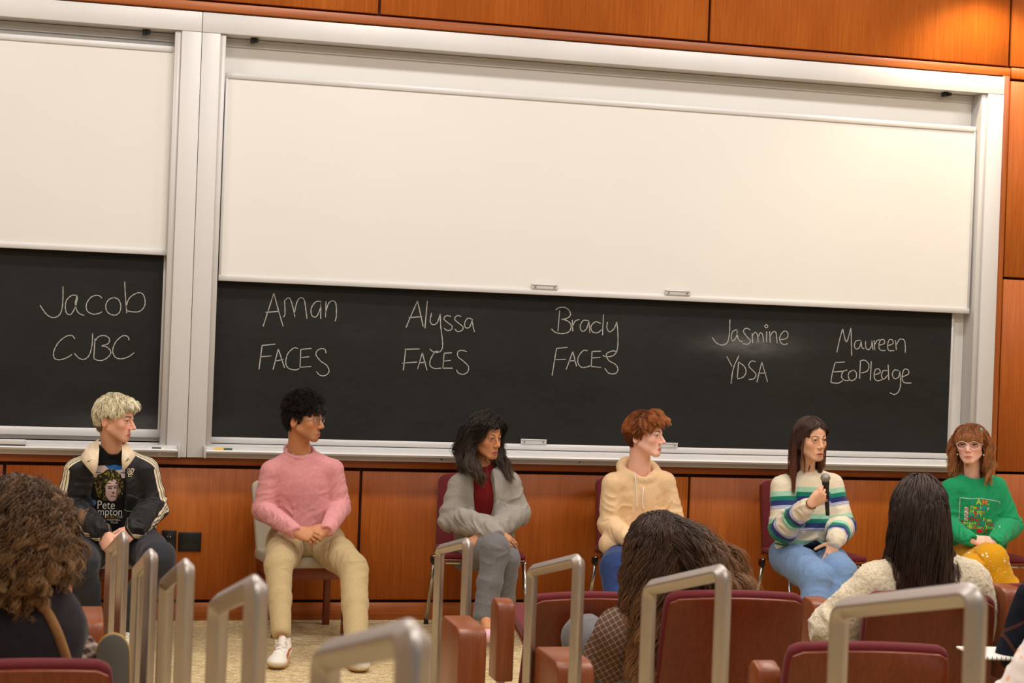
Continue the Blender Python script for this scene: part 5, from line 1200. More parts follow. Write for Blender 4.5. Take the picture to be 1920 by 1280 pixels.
    M['darkdenim'] = cloth('charcoal_denim', (52, 53, 60), var=0.12, vscale=200, bscale=700)
    garment(P, 'jeans', lp, M['darkdenim'], [([hL, kL, aL], [1.2, 0.9, 1.0], 24), ([hR, kR, aR], [1.2, 0.9, 1.0], 24)], 0.005, 0.0014, h=0.006, seed=18)
    for (px, Ya, tx) in ((180, -0.72, 0.02), (233, -0.86, 0.03)):
        p0 = at(px, 1170, Ya); s_ = shoe(P, (p0[0], Ya), (p0[0] + tx, Ya - 0.3), 'shoe', upper=(214, 216, 190), sole=(196, 205, 110), mark=(20, 20, 20), label='white sneaker with black marks and a lime sole')
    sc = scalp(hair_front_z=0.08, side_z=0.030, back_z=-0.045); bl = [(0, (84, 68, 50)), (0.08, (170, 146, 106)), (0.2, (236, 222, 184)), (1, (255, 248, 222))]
    sc2 = scalp(hair_front_z=0.08, side_z=0.040, back_z=-0.02); low = lambda rs: (lambda p: p if p[2] < 0.04 else low(rs))(sc(rs))
    fr_ = lambda rs: np.array([rs.uniform(-0.058, 0.058), rs.uniform(0.02, 0.07), rs.uniform(0.095, 0.118)])
    rad = lambda p: (p[0] * 9, (p[1] + 0.035) * 9, -0.35)
    grow_hair(P, [dict(n=1500, roots=low, length=0.028, comb=lambda p: (0, -0.6, -1), lift=0.05, grav=0.1, r=0.0013, colors=[(0, (60, 44, 30)), (1, (150, 126, 90))], steps=5, off=0.006, face=0),
                  dict(n=7500, roots=sc2, length=0.050, comb=rad, lift=0.05, grav=0.12, hug=0.75, curl=0.002, cfreq=1.0, r=0.0013, colors=bl, steps=9, jit=0.16, off=0.018, cvar=0.2, dark=(0.05, (120, 100, 72)), face=0, wob=0.05, clump=(300, 0.75)),
                  dict(n=1700, roots=fr_, length=0.058, comb=lambda p: (p[0] * 5, 1, 0.15), lift=0.3, grav=0.20, curl=0.0035, cfreq=1.2, r=0.0013, colors=bl, steps=10, jit=0.18, off=0.020, cvar=0.2, dark=(0.05, (120, 100, 72)), face=0, clump=(90, 0.8))],
              cap=cap_prims(P, 0.010, lowback=-0.035), capc=(206, 186, 144), seed=12)
    return P

# ================================================================ woman in the grey hoodie
def greyhood():
    P = Person('person in an open grey hoodie over a dark red top, long dark wavy hair', 'brown', (911, 823), -0.62, 42, -3, 0, 0.93, 0.97)
    nk = at(906, 884, -0.56); ch = at(908, 925, -0.56); wa = at(908, 962, -0.54); hm = at(908, 1000, -0.52)
    sL, sR = at(862, 912, -0.58), at(954, 905, -0.58); eL, eR = at(846, 972, -0.60), at(970, 962, -0.60); wL, wR = at(929, 999, -0.88), at(912, 1006, -0.83)
    pel = at(905, 1030, -0.46); hL, hR = at(880, 1034, -0.48), at(935, 1032, -0.48); kL, kR = at(929, 1028, -0.98), at(950, 1050, -0.90); aL, aR = at(908, 1152, -1.02), at(936, 1185, -0.80)
    B = body_core(P, nk, ch, pel, [[sL, eL, wL], [sR, eR, wR]], [[hL, kL, aL], [hR, kR, aR]], 0.043)
    hand(B, wL, (0.80, -0.25, -0.45), (0.0, -0.8, 0.6), (0.3, -0.5, 0.7), curl=(0.25, 0.3, 0.35, 0.45), s=0.88)
    hand(B, wR, (-0.85, -0.15, -0.42), (0.0, -0.8, 0.6), (-0.3, -0.4, 0.8), curl=(0.3, 0.35, 0.4, 0.45), s=0.88)
    B += [('+', cone(aL, aL + np.array([-0.005, -0.10, -0.055]), 0.03, 0.026), 0.015)]
    make_body(P, B, dict(nose=1.12, chin=0.95, jaw=0.88, lips=1.1, fem=1), brow=(24, 16, 14), lipc=(164, 88, 76), gaze=0.1, blush=0.25, fem=1)
    M['rib'] = cloth('red_rib_knit', (112, 22, 22), bump=0.0)
    t = NT('red_rib_knit'); t.b.inputs['Base Color'].default_value = lin((120, 24, 24)) + (1,); t.b.inputs['Roughness'].default_value = 0.9; t.b.inputs['Specular IOR Level'].default_value = 0.2
    wv = t.n('ShaderNodeTexWave', wave_type='BANDS', bands_direction='X'); wv.inputs['Scale'].default_value = 42; tc = t.n('ShaderNodeTexCoord'); t.l(tc.outputs['Object'], wv.inputs[0]); t.bump(wv.outputs[1], 0.7, 0.004); M['rib'] = t.m
    garment(P, 'ribbed_top', chain([nk - AZ * 0.03, ch, wa, hm], [0.075, 0.125, 0.118, 0.118], 0.03, AY, 0.66) + chain([nk - AZ * 0.03, nk + AZ * 0.022], [0.058, 0.054], 0.012) + chain([nk, sL], [0.045, 0.045], 0.02) + chain([nk, sR], [0.045, 0.045], 0.02), M['rib'], [([ch, wa, hm], [0, 0.5, 1.2], 18)], 0.003, 0.0008)
    M['greyfleece'] = cloth('grey_fleece', (152, 146, 138), var=0.05, vscale=80)
    jp = chain([ch, wa, hm], [0.165, 0.165, 0.165], 0.03, AY, 0.68) + [('+', cone(sL * 0.88 + sR * 0.12, sR * 0.88 + sL * 0.12, 0.058, 0.058, AY, 1.0), 0.03), ('+', cone(nk - AZ * 0.018, sL, 0.052, 0.056), 0.03), ('+', cone(nk - AZ * 0.018, sR, 0.052, 0.056), 0.03), ('+', cone((sL + sR) / 2 - AZ * 0.03, ch, 0.11, 0.16, AY, 0.66), 0.03)]
    aLj = [sL, eL, wL]; aRj = [sR, eR, wR]
    hood = ringpts(nk + AZ * 0.006 + AY * 0.035, AX, AY, 0.098, 0.085, tilt=AZ * 0.040, n=20, a0=math.radians(-42), a1=math.radians(222))
    jp += chain(hood, [0.026] * 20, 0.014)
    op = [at(907, 868, -0.64), at(907, 905, -0.665), at(908, 950, -0.67), at(910, 1000, -0.67)]
    jp += [('-', cone(op[0], op[1], 0.058, 0.058, AY, 1.1), 0.008), ('-', cone(op[1], op[2], 0.058, 0.062, AY, 1.1), 0.008), ('-', cone(op[2], op[3], 0.062, 0.062, AY, 1.1), 0.008), ('-', cone(nk, nk + AZ * 0.1, 0.064, 0.09), 0.006)]
    jp += chain(aLj, [0.064, 0.066, 0.048], 0.02) + chain(aRj, [0.064, 0.064, 0.050], 0.02)
    jp += [('+', cone(at(866, 968, -0.72), at(925, 985, -0.80), 0.045, 0.04), 0.02)]
    garment(P, 'hoodie', jp, M['greyfleece'], [(aLj, [0.4, 1.2, 1.3], 26), (aRj, [0.4, 1.2, 1.3], 26), ([ch, wa, hm], [0.1, 0.7, 1.2], 20)], 0.0065, 0.0015, h=0.0045, seed=25)
    lp = [('+', cone(hL, hR, 0.105, 0.105, AY, 1.0), 0.03)] + chain([hL, (hL + kL) / 2, kL, (kL + aL) / 2, aL], [0.098, 0.086, 0.074, 0.062, 0.060], 0.025) + chain([hR, (hR + kR) / 2, kR, (kR + aR) / 2, aR], [0.098, 0.086, 0.070, 0.056, 0.054], 0.012) + [hemcut(kL, aL, .08)]
    M['greydenim'] = cloth('grey_denim', (112, 110, 112), var=0.12, vscale=160, bscale=700)
    garment(P, 'jeans', lp, M['greydenim'], [([hL, kL, aL], [1.2, 1.0, 0.7], 24), ([hR, kR, aR], [1.2, 1.0, 0.7], 24)], 0.004, 0.0012, h=0.0055, seed=28)
    s1 = np.array(aL) + np.array([-0.004, -0.06, -0.05])
    V, Q = realise([('+', cone(aL + np.array([-0.004, -0.05, -0.062]), aL + np.array([-0.01, -0.15, -0.085]), 0.034, 0.032, None), 0.02), ('-', cone(aL + np.array([0, 0.0, 0.0]), aL + np.array([-0.005, -0.10, -0.02]), 0.05, 0.045), 0.006)], 0.004)
    o = to_obj('shoe', V, Q, M['shoe'], P.root, cols=np.tile(np.array(lin((224, 176, 184))), (len(V), 1))); o['label'] = 'pale pink flat shoe'
    p0 = at(933, 1200, -0.9); shoe(P, (p0[0], -0.82), (p0[0] + 0.02, -1.1), 'shoe', upper=(226, 218, 210), sole=(220, 214, 206), mark=None, L=0.25, label='pale sneaker on the floor')
    rg = MB(); rg.tube(ringpts(wL + np.array([0.095, -0.035, -0.045]), vn((0.4, 0.2, 0.9)), vn((0.3, -0.9, 0.1)), 0.0095, 0.0095, n=14), 0.0016, 5); rg.build('ring', M['chrome'], P.root, smooth=True)
    rootf = lambda rs: (lambda p: p if (p[2] > 0.02 or p[1] < 0.0) and p[2] > -0.03 else rootf(rs))(scalp(hair_front_z=0.088, side_z=-0.01, back_z=-0.05)(rs))
    topf = lambda rs: (lambda p: p if p[2] > 0.05 else topf(rs))(rootf(rs))
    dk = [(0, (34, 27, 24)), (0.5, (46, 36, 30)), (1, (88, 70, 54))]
    fwd = lambda p: np.stack([-np.sign(p[:, 0]) * 0.03 * (p[:, 2] < -0.10), 0.30 * (p[:, 2] < -0.05), 0 * p[:, 0]], 1)
    col = [(sL, sR, 0.060, AY, 1.0), (ch, wa, 0.165, AY, 0.68)]
    part = 0.015
    cmb_ = lambda p: ((1.0 if p[0] + 0.012 * math.sin(p[1] * 9000) > part else -1.0) * (1.0 if p[2] > 0.09 else 0.35), -0.35 if p[1] > 0.0 else -0.3, -0.6)
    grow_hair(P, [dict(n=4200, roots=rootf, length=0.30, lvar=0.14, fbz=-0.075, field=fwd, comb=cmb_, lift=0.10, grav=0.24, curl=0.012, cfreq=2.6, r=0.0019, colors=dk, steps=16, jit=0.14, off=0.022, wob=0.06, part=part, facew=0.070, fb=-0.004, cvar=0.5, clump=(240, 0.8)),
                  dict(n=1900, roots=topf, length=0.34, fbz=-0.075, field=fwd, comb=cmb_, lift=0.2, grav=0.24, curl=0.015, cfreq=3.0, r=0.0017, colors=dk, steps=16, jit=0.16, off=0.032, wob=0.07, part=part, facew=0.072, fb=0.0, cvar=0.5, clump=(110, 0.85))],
              cap=cap_prims(P, 0.012, lowback=-0.07, frontz=0.090), capc=(36, 28, 24), colliders=col, seed=31)
    return P

# ================================================================ man in the tan hoodie
def tanhood():
    P = Person('person in a tan hoodie with white drawstrings, wavy red hair, in profile', 'pale', (1210, 818), -0.64, 68, 0, 0, 0.985)
    nk = at(1199, 884, -0.57); ch = at(1198, 930, -0.57); wa = at(1197, 975, -0.55); hm = at(1190, 1018, -0.55)
    sL, sR = at(1149, 908, -0.59), at(1246, 905, -0.59); eL, eR = at(1143, 984, -0.60), at(1261, 972, -0.60); wL, wR = at(1196, 1022, -0.88), at(1216, 1015, -0.85)
    pel = at(1195, 1040, -0.46); hL, hR = at(1168, 1042, -0.50), at(1226, 1042, -0.50); kL, kR = at(1156, 1064, -0.98), at(1246, 1064, -0.98); aL, aR = at(1160, 1180, -1.15), at(1240, 1180, -1.15)
    B = body_core(P, nk, ch, pel, [[sL, eL, wL], [sR, eR, wR]], [[hL, kL, aL], [hR, kR, aR]], 0.056)
    hand(B, wL, (0.8, -0.4, -0.5), (0.0, -0.8, 0.6), (0.3, -0.3, 1), s=1.0); hand(B, wR, (-0.8, -0.4, -0.4), (0.0, -0.8, 0.6), (-0.3, -0.3, 1), s=1.0)
    make_body(P, B, dict(nose=1.12, chin=1.03, lips=0.8), brow=(104, 58, 36), lipc=(200, 112, 100), gaze=-0.15, iris=(84, 100, 100), blush=0.4)
    M['tan'] = cloth('tan_fleece', (226, 192, 150), var=0.04, vscale=60)
    tp = top_prims(nk, sL, sR, ch, wa, hm, [0.160, 0.158, 0.165], [sL, eL, wL], [sR, eR, wR], [0.060, 0.060, 0.045], [0.060, 0.060, 0.045], collar=0, sho_r=0.058, neck_r=0.054)
    hood = ringpts(nk + AZ * 0.010 + AY * 0.02, AX, AY, 0.098, 0.092, tilt=AZ * 0.045, n=26)
    tp += chain(hood, [0.024] * 26, 0.014) + [('+', cone(nk + np.array([-0.05, 0.075, 0.03]), nk + np.array([0.05, 0.075, 0.03]), 0.04, 0.04), 0.02), ('-', cone(nk, nk + AZ * 0.12, 0.066, 0.085), 0.008), ('-', ell(nk + np.array([0, -0.085, 0.012]), np.array([0.038, 0.05, 0.034])), 0.010)]
    tp += chain([at(1148, 1020, -0.66), at(1190, 1028, -0.70), at(1235, 1022, -0.66)], [0.07, 0.07, 0.07], 0.02)
    g = garment(P, 'hoodie', tp, M['tan'], [([sL, eL, wL], [0.4, 1.2, 1.2], 26), ([sR, eR, wR], [0.4, 1.2, 1.2], 26), ([ch, wa, hm], [0.1, 0.6, 1.4], 20)], 0.005, 0.0014, seed=43)
    bv = bvh_of(g)
    for a in ([(1187, 879), (1190, 890), (1193, 915), (1194, 955)], [(1211, 885), (1210, 892), (1206, 915), (1204, 945), (1207, 955)]):
        pts = []
        for (x, y) in a:
            o = at(x, y, -1.2); h = bv.ray_cast(Vector(o), Vector(vn(o - CAM)), 2.0); pts.append(np.array(h[0]) - AY * 0.004 if h[0] is not None else at(x, y, -0.72))
        mb = MB(); mb.tube(catmull(pts, 5), 0.0035, 6); mb.build('drawstring', M['lace'], P.root, smooth=True)
    d = Decal(g, at(1201, 905, -0.68), AX, AZ, at(1201, 905, -0.68) - CAM); d.text('STATE TRACK', 0.019, 0, 0.0, (240, 226, 206), sx=0.62); d.text('21', 0.016, 0, -0.020, (240, 226, 206)); d.build('chest_print')
    lp = [('+', cone(hL, hR, 0.11, 0.11, AY, 1.0), 0.03)] + chain([hL, kL, aL], [0.10, 0.084, 0.062], 0.03) + chain([hR, kR, aR], [0.10, 0.084, 0.062], 0.03)
    M['navydenim'] = cloth('navy_denim', (44, 62, 108), var=0.10, vscale=160, bscale=700)
    garment(P, 'jeans', lp, M['navydenim'], [([hL, kL, aL], [1.2, 0.9, 1.0], 24), ([hR, kR, aR], [1.2, 0.9, 1.0], 24)], 0.004, 0.0014, h=0.007, seed=48)
    for a in (aL, aR): shoe(P, (a[0], a[1] + 0.05), (a[0] + 0.01, a[1] - 0.22), 'shoe', mark=None)
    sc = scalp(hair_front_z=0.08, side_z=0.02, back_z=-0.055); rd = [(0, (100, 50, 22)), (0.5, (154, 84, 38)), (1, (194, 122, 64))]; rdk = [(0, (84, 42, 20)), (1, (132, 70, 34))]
    up = lambda rs: (lambda p: p if p[2] > 0.04 else up(rs))(sc(rs)); low = lambda rs: (lambda p: p if p[2] < 0.06 else low(rs))(sc(rs))
    fr_ = lambda rs: np.array([rs.uniform(-0.058, 0.058), rs.uniform(0.005, 0.072), rs.uniform(0.09, 0.118)])
    grow_hair(P, [dict(n=3000, roots=low, hug=0.8, length=0.050, comb=lambda p: (0, -0.9, -0.7), lift=0.05, grav=0.1, r=0.0014, curl=0.002, colors=rdk, steps=7, off=0.012, face=0),
                  dict(n=5600, roots=up, hug=0.6, length=0.052, comb=lambda p: (p[0] * 3, -0.8 if p[1] < 0.0 else 0.5, -0.3), lift=0.05, grav=0.10, curl=0.002, cfreq=1.0, r=0.0014, colors=rd, steps=9, jit=0.14, off=0.016, face=0, wob=0.06, clump=(240, 0.7)),
                  dict(n=3000, roots=fr_, length=0.066, comb=lambda p: (p[0] * 3, 1, 0.25), lift=0.4, grav=0.14, curl=0.005, cfreq=1.2, r=0.0014, colors=rd, steps=12, jit=0.18, off=0.022, face=0, wob=0.07, clump=(110, 0.8))],
              cap=cap_prims(P, 0.012, lowback=-0.045), capc=(122, 60, 26), seed=42)
    return P
# ================================================================ woman with the microphone
def striped():
    P = Person('person in a striped knit sweater with long straight brown hair, speaking into a microphone', 'mid', (1521, 826), -0.70, 35, -2, 2, 0.985, 1.0)
    nk = at(1512, 892, -0.60); ch = at(1514, 930, -0.60); wa = at(1512, 975, -0.58); hm = at(1512, 1022, -0.56)
    sL, sR = at(1466, 912, -0.62), at(1560, 908, -0.60); eL, eR = at(1470, 988, -0.66), at(1577, 985, -0.66); wL, wR = at(1519, 946, -0.92), at(1566, 1014, -0.86)
    pel = at(1512, 1038, -0.50); hL, hR = at(1480, 1042, -0.52), at(1540, 1042, -0.52); kL, kR = at(1530, 1085, -1.02), at(1576, 1072, -1.00); aL, aR = at(1530, 1190, -1.12), at(1560, 1185, -1.10)
    B = body_core(P, nk, ch, pel, [[sL, eL, wL], [sR, eR, wR]], [[hL, kL, aL], [hR, kR, aR]], 0.044)
    mc0, mc1 = at(1552, 966, -0.925), at(1548, 902, -0.925)
    hand(B, wL, (0.60, -0.30, 0.50), (-0.10, -0.92, -0.30), (-0.5, -0.2, 0.9), curl=(0.95, 0.95, 0.95, 0.95), curl2=(1.3, 1.3, 1.3, 1.3), s=0.98, thumb=(0.35, 0.3))
    hand(B, wR, (-0.42, -0.30, -0.86), (-0.1, -0.9, 0.35), (-0.9, 0, 0.2), curl=(0.1, 0.12, 0.18, 0.25), s=0.92, thumb=(0.9, 0.1))
    make_body(P, B, dict(nose=0.80, chin=0.96, jaw=0.92, lips=1.1, fem=1, mouth_open=0.0020), brow=(24, 14, 10), lipc=(200, 104, 100), gaze=0.2, blush=0.3, fem=1)
    cr = (226, 214, 190); mi = (158, 206, 178); gr = (16, 122, 102); nv = (40, 52, 112); lv = (196, 194, 214)
    per = 0.150
    def seq(o): return [(o, mi), (o + .026, gr), (o + .050, nv), (o + .078, lv), (o + .083, (96, 98, 140)), (o + .086, lv), (o + .092, (96, 98, 140)), (o + .095, lv), (o + .100, cr)]
    st = [(0.0, cr)]; 
    for o in (0.075, 0.225, 0.375): st += seq(o)
    M['stripes'] = bands('striped_knit', 's', cr, st, 0.0, 0.6, rough=0.95, bump=0.5, bscale=330, sheen=0.2)
    t_ = NT.__new__(NT); t_.m = M['stripes']; t_.t = t_.m.node_tree; t_.b = t_.t.nodes['Principled BSDF']; lk = t_.b.inputs['Base Color'].links[0].from_socket
    ca = t_.n('ShaderNodeAttribute', attribute_name='c'); mx = t_.n('ShaderNodeMix', data_type='RGBA'); t_.l(mth(t_, 'GREATER_THAN', ca.outputs['Fac'], 0.5), mx.inputs[0]); t_.l(lk, mx.inputs[6]); mx.inputs[7].default_value = lin(cr) + (1,); t_.l(mx.outputs[2], t_.b.inputs['Base Color'])
    def at_(V):
        ztop = nk[2] + 0.02; s_t = ztop - V[:, 2]; out = s_t.copy()
        for J, rad in (([sL, eL, wL], 0.075), ([sR, eR, wR], 0.072)):
            s0 = 0.0; dm = np.full(len(V), 9.0); ss = np.zeros(len(V))
            for i in range(2):
                t, d = seg_t(V, J[i], J[i + 1]); L_ = np.linalg.norm(J[i + 1] - J[i]); m = d < dm; dm = np.where(m, d, dm); ss = np.where(m, s0 + t * L_, ss); s0 += L_
            w_ = np.clip((0.088 - dm) / 0.012, 0, 1); dch = seg_t(V, ch, hm)[1]; core = (dm < dch * 0.62)
            out = np.where(core, (ss + 0.045), out)
        cuff = np.minimum(np.linalg.norm(V - wL, axis=1) - 0.025, np.linalg.norm(V - wR, axis=1)) < 0.072
        hem = (V[:, 2] < hm[2] + 0.005) & (np.minimum(seg_t(V, eL, wL)[1], seg_t(V, eR, wR)[1]) > 0.08)
        return dict(s=out, c=(cuff | hem).astype(float))
    tp = top_prims(nk, sL, sR, ch, wa, hm, [0.165, 0.170, 0.185], [sL, eL, wL - (wL - eL) * 0.12], [sR, eR, wR], [0.062, 0.080, 0.046], [0.062, 0.078, 0.046], collar=0, sho_r=0.057)
    cuts = [p for p in tp if p[0] == '-'][:2]; tp = [p for p in tp if p[0] == '+'] + cuts; tp.append(('+', cone(nk - AZ * 0.03, nk + AZ * 0.028, 0.058, 0.052), 0.012)); tp.append(('-', cone(nk + AZ * 0.02, nk + AZ * 0.08, 0.046, 0.06), 0.004))
    garment(P, 'sweater', tp, M['stripes'], [([sL, eL, wL], [0.4, 1.1, 1.1], 24), ([sR, eR, wR], [0.4, 1.1, 1.1], 24), ([ch, wa, hm], [0.1, 0.7, 1.2], 18)], 0.006, 0.0014, h=0.0042, seed=63, attrs=at_)
    lp = [('+', cone(hL, hR, 0.115, 0.115, AY, 1.0), 0.03)] + chain([hL, (hL + kL) / 2, kL, (kL + aL) / 2, aL], [0.105, 0.100, 0.088, 0.078, 0.074], 0.025) + chain([hR, (hR + kR) / 2, kR, (kR + aR) / 2, aR], [0.105, 0.098, 0.086, 0.076, 0.072], 0.015)
    M['lightdenim'] = cloth('light_blue_denim', (116, 146, 188), var=0.13, vscale=120, bscale=700)
    garment(P, 'jeans', lp, M['lightdenim'], [([hL, kL, aL], [1.0, 0.9, 0.9], 22), ([hR, kR, aR], [1.0, 0.9, 0.9], 22)], 0.004, 0.0014, h=0.0055, seed=68)
    for a in (aL, aR): shoe(P, (a[0], a[1] + 0.05), (a[0] + 0.01, a[1] - 0.2), 'shoe', mark=None, L=0.25)
    hb = MB(); ax = vn(wL - eL); u = vn(np.cross(ax, AZ)); v = np.cross(ax, u); hb.tube(ringpts(wL + ax * 0.012, u, v, 0.030, 0.028, n=22), 0.0025, 6); hb.build('hair_tie_bracelet', M['black'], P.root, smooth=True)
    for c_ in ((0.055, -0.02, 0.052), (0.080, -0.035, 0.030)):
        rg = MB(); rg.tube(ringpts(wL + np.array(c_), vn((0.5, 0.2, -0.6)), vn((0.3, -0.9, 0.0)), 0.0098, 0.0098, n=14), 0.0014, 5); rg.build('ring', M['chrome'], P.root, smooth=True)
    # microphone (held, a thing of its own)
    M['mesh'] = plain('steel_grille', (150, 148, 146), 0.45, 0.7, bump=0.6, bscale=900, bdist=0.002)
    t = empty('microphone', tuple(mc0), label='black handheld microphone with a round grey steel grille, held before the striped sweater', cat='microphone')
    r = mc1 - mc0; L_ = np.linalg.norm(r); ax = r / L_
    mb = MB(); mb.tube([ax * 0, ax * 0.05, ax * (L_ - 0.03), ax * (L_ - 0.008), ax * L_], [0.0105, 0.012, 0.0165, 0.021, 0.0205], 20); mb.build('handle', M['black'], t, smooth=True)
    mb = MB(); mb.sphere(ax * (L_ + 0.018), 0.0262, 24, 16); mb.build('grille', M['mesh'], t, smooth=True)
    mb = MB(); mb.tube([ax * (L_ + 0.014), ax * (L_ + 0.020)], 0.0275, 24); mb.build('grille_band', M['chrome'], t, smooth=False)
    mb = MB(); q = ax * (L_ * 0.55) + np.array([0, -0.0165, 0]); mb.box(q[0] - 0.004, q[0] + 0.004, q[1] - 0.002, q[1] + 0.004, q[2] - 0.01, q[2] + 0.01); mb.build('switch', M['black'], t)
    # phone on the lap
    t = empty('phone', tuple(at(1524, 1026, -0.74)), label='black phone lying under the hand on the pale blue jeans', cat='phone')
    Rm = Matrix.Rotation(math.radians(35), 4, 'Y') @ Matrix.Rotation(math.radians(-28), 4, 'X')
    mb = MB(); mb.box(-0.037, 0.037, -0.075, 0.075, -0.004, 0.004); mb.build('case', M['black'], t, bevel=0.003, xf=Rm)
    mb = MB(); mb.box(-0.033, 0.033, -0.070, 0.070, 0.004, 0.0048); mb.build('screen', M['black'], t, xf=Rm)
    rootf = scalp(hair_front_z=0.084, side_z=0.0, back_z=-0.05)
    dk = [(0, (66, 48, 40)), (0.4, (72, 46, 38)), (0.75, (98, 56, 42)), (1, (126, 74, 54))]
    part = 0.0
    cmb_ = lambda p: ((1.0 if p[0] + 0.012 * math.sin(p[1] * 9000) > part else -1.0) * (1.1 if p[2] > 0.085 else 0.12), -0.30 if p[1] > 0.0 else -0.15, -0.7)
    col = [(sL, sR, 0.058, AY, 1.0), (ch, wa, 0.165, AY, 0.62)]
    sd = lambda q: (lambda rs: np.array([q * rs.uniform(0.035, 0.06), rs.uniform(0.035, 0.06), rs.uniform(0.055, 0.085)]))
    topf = lambda rs: (lambda p: p if p[2] > 0.06 else topf(rs))(rootf(rs))
    grow_hair(P, [dict(n=2600, roots=topf, length=0.20, comb=cmb_, lift=0.0, grav=0.22, hug=0.9, r=0.0017, colors=[(0, (66, 48, 40)), (1, (76, 50, 40))], steps=14, jit=0.06, off=0.009, wob=0.02, facew=0.070, fb=0.0, facetop=0.078, cvar=0.25),
                  dict(n=5200, roots=rootf, length=0.31, lvar=0.14, comb=cmb_, lift=0.04, grav=0.34, curl=0.002, cfreq=0.8, r=0.0017, colors=dk, steps=15, jit=0.06, off=0.011, wob=0.018, part=part, facew=0.072, fb=-0.02, facetop=0.075, cvar=0.3, clump=(160, 0.45)),
                  dict(n=160, roots=sd(-1), length=0.16, comb=lambda p: (-0.5, 0.1, -1), lift=0.05, grav=0.4, r=0.0016, colors=dk, steps=12, jit=0.06, off=0.008, wob=0.015, facew=0.058, fb=0.035),
                  dict(n=220, roots=sd(1), length=0.19, comb=lambda p: (0.4, 0.2, -1), lift=0.1, grav=0.4, r=0.0016, colors=dk, steps=12, jit=0.06, off=0.008, wob=0.015, facew=0.060, fb=0.035)],
              cap=cap_prims(P, 0.008, lowback=-0.07, frontz=0.084), capc=(60, 42, 36), colliders=col, seed=61)
    return P

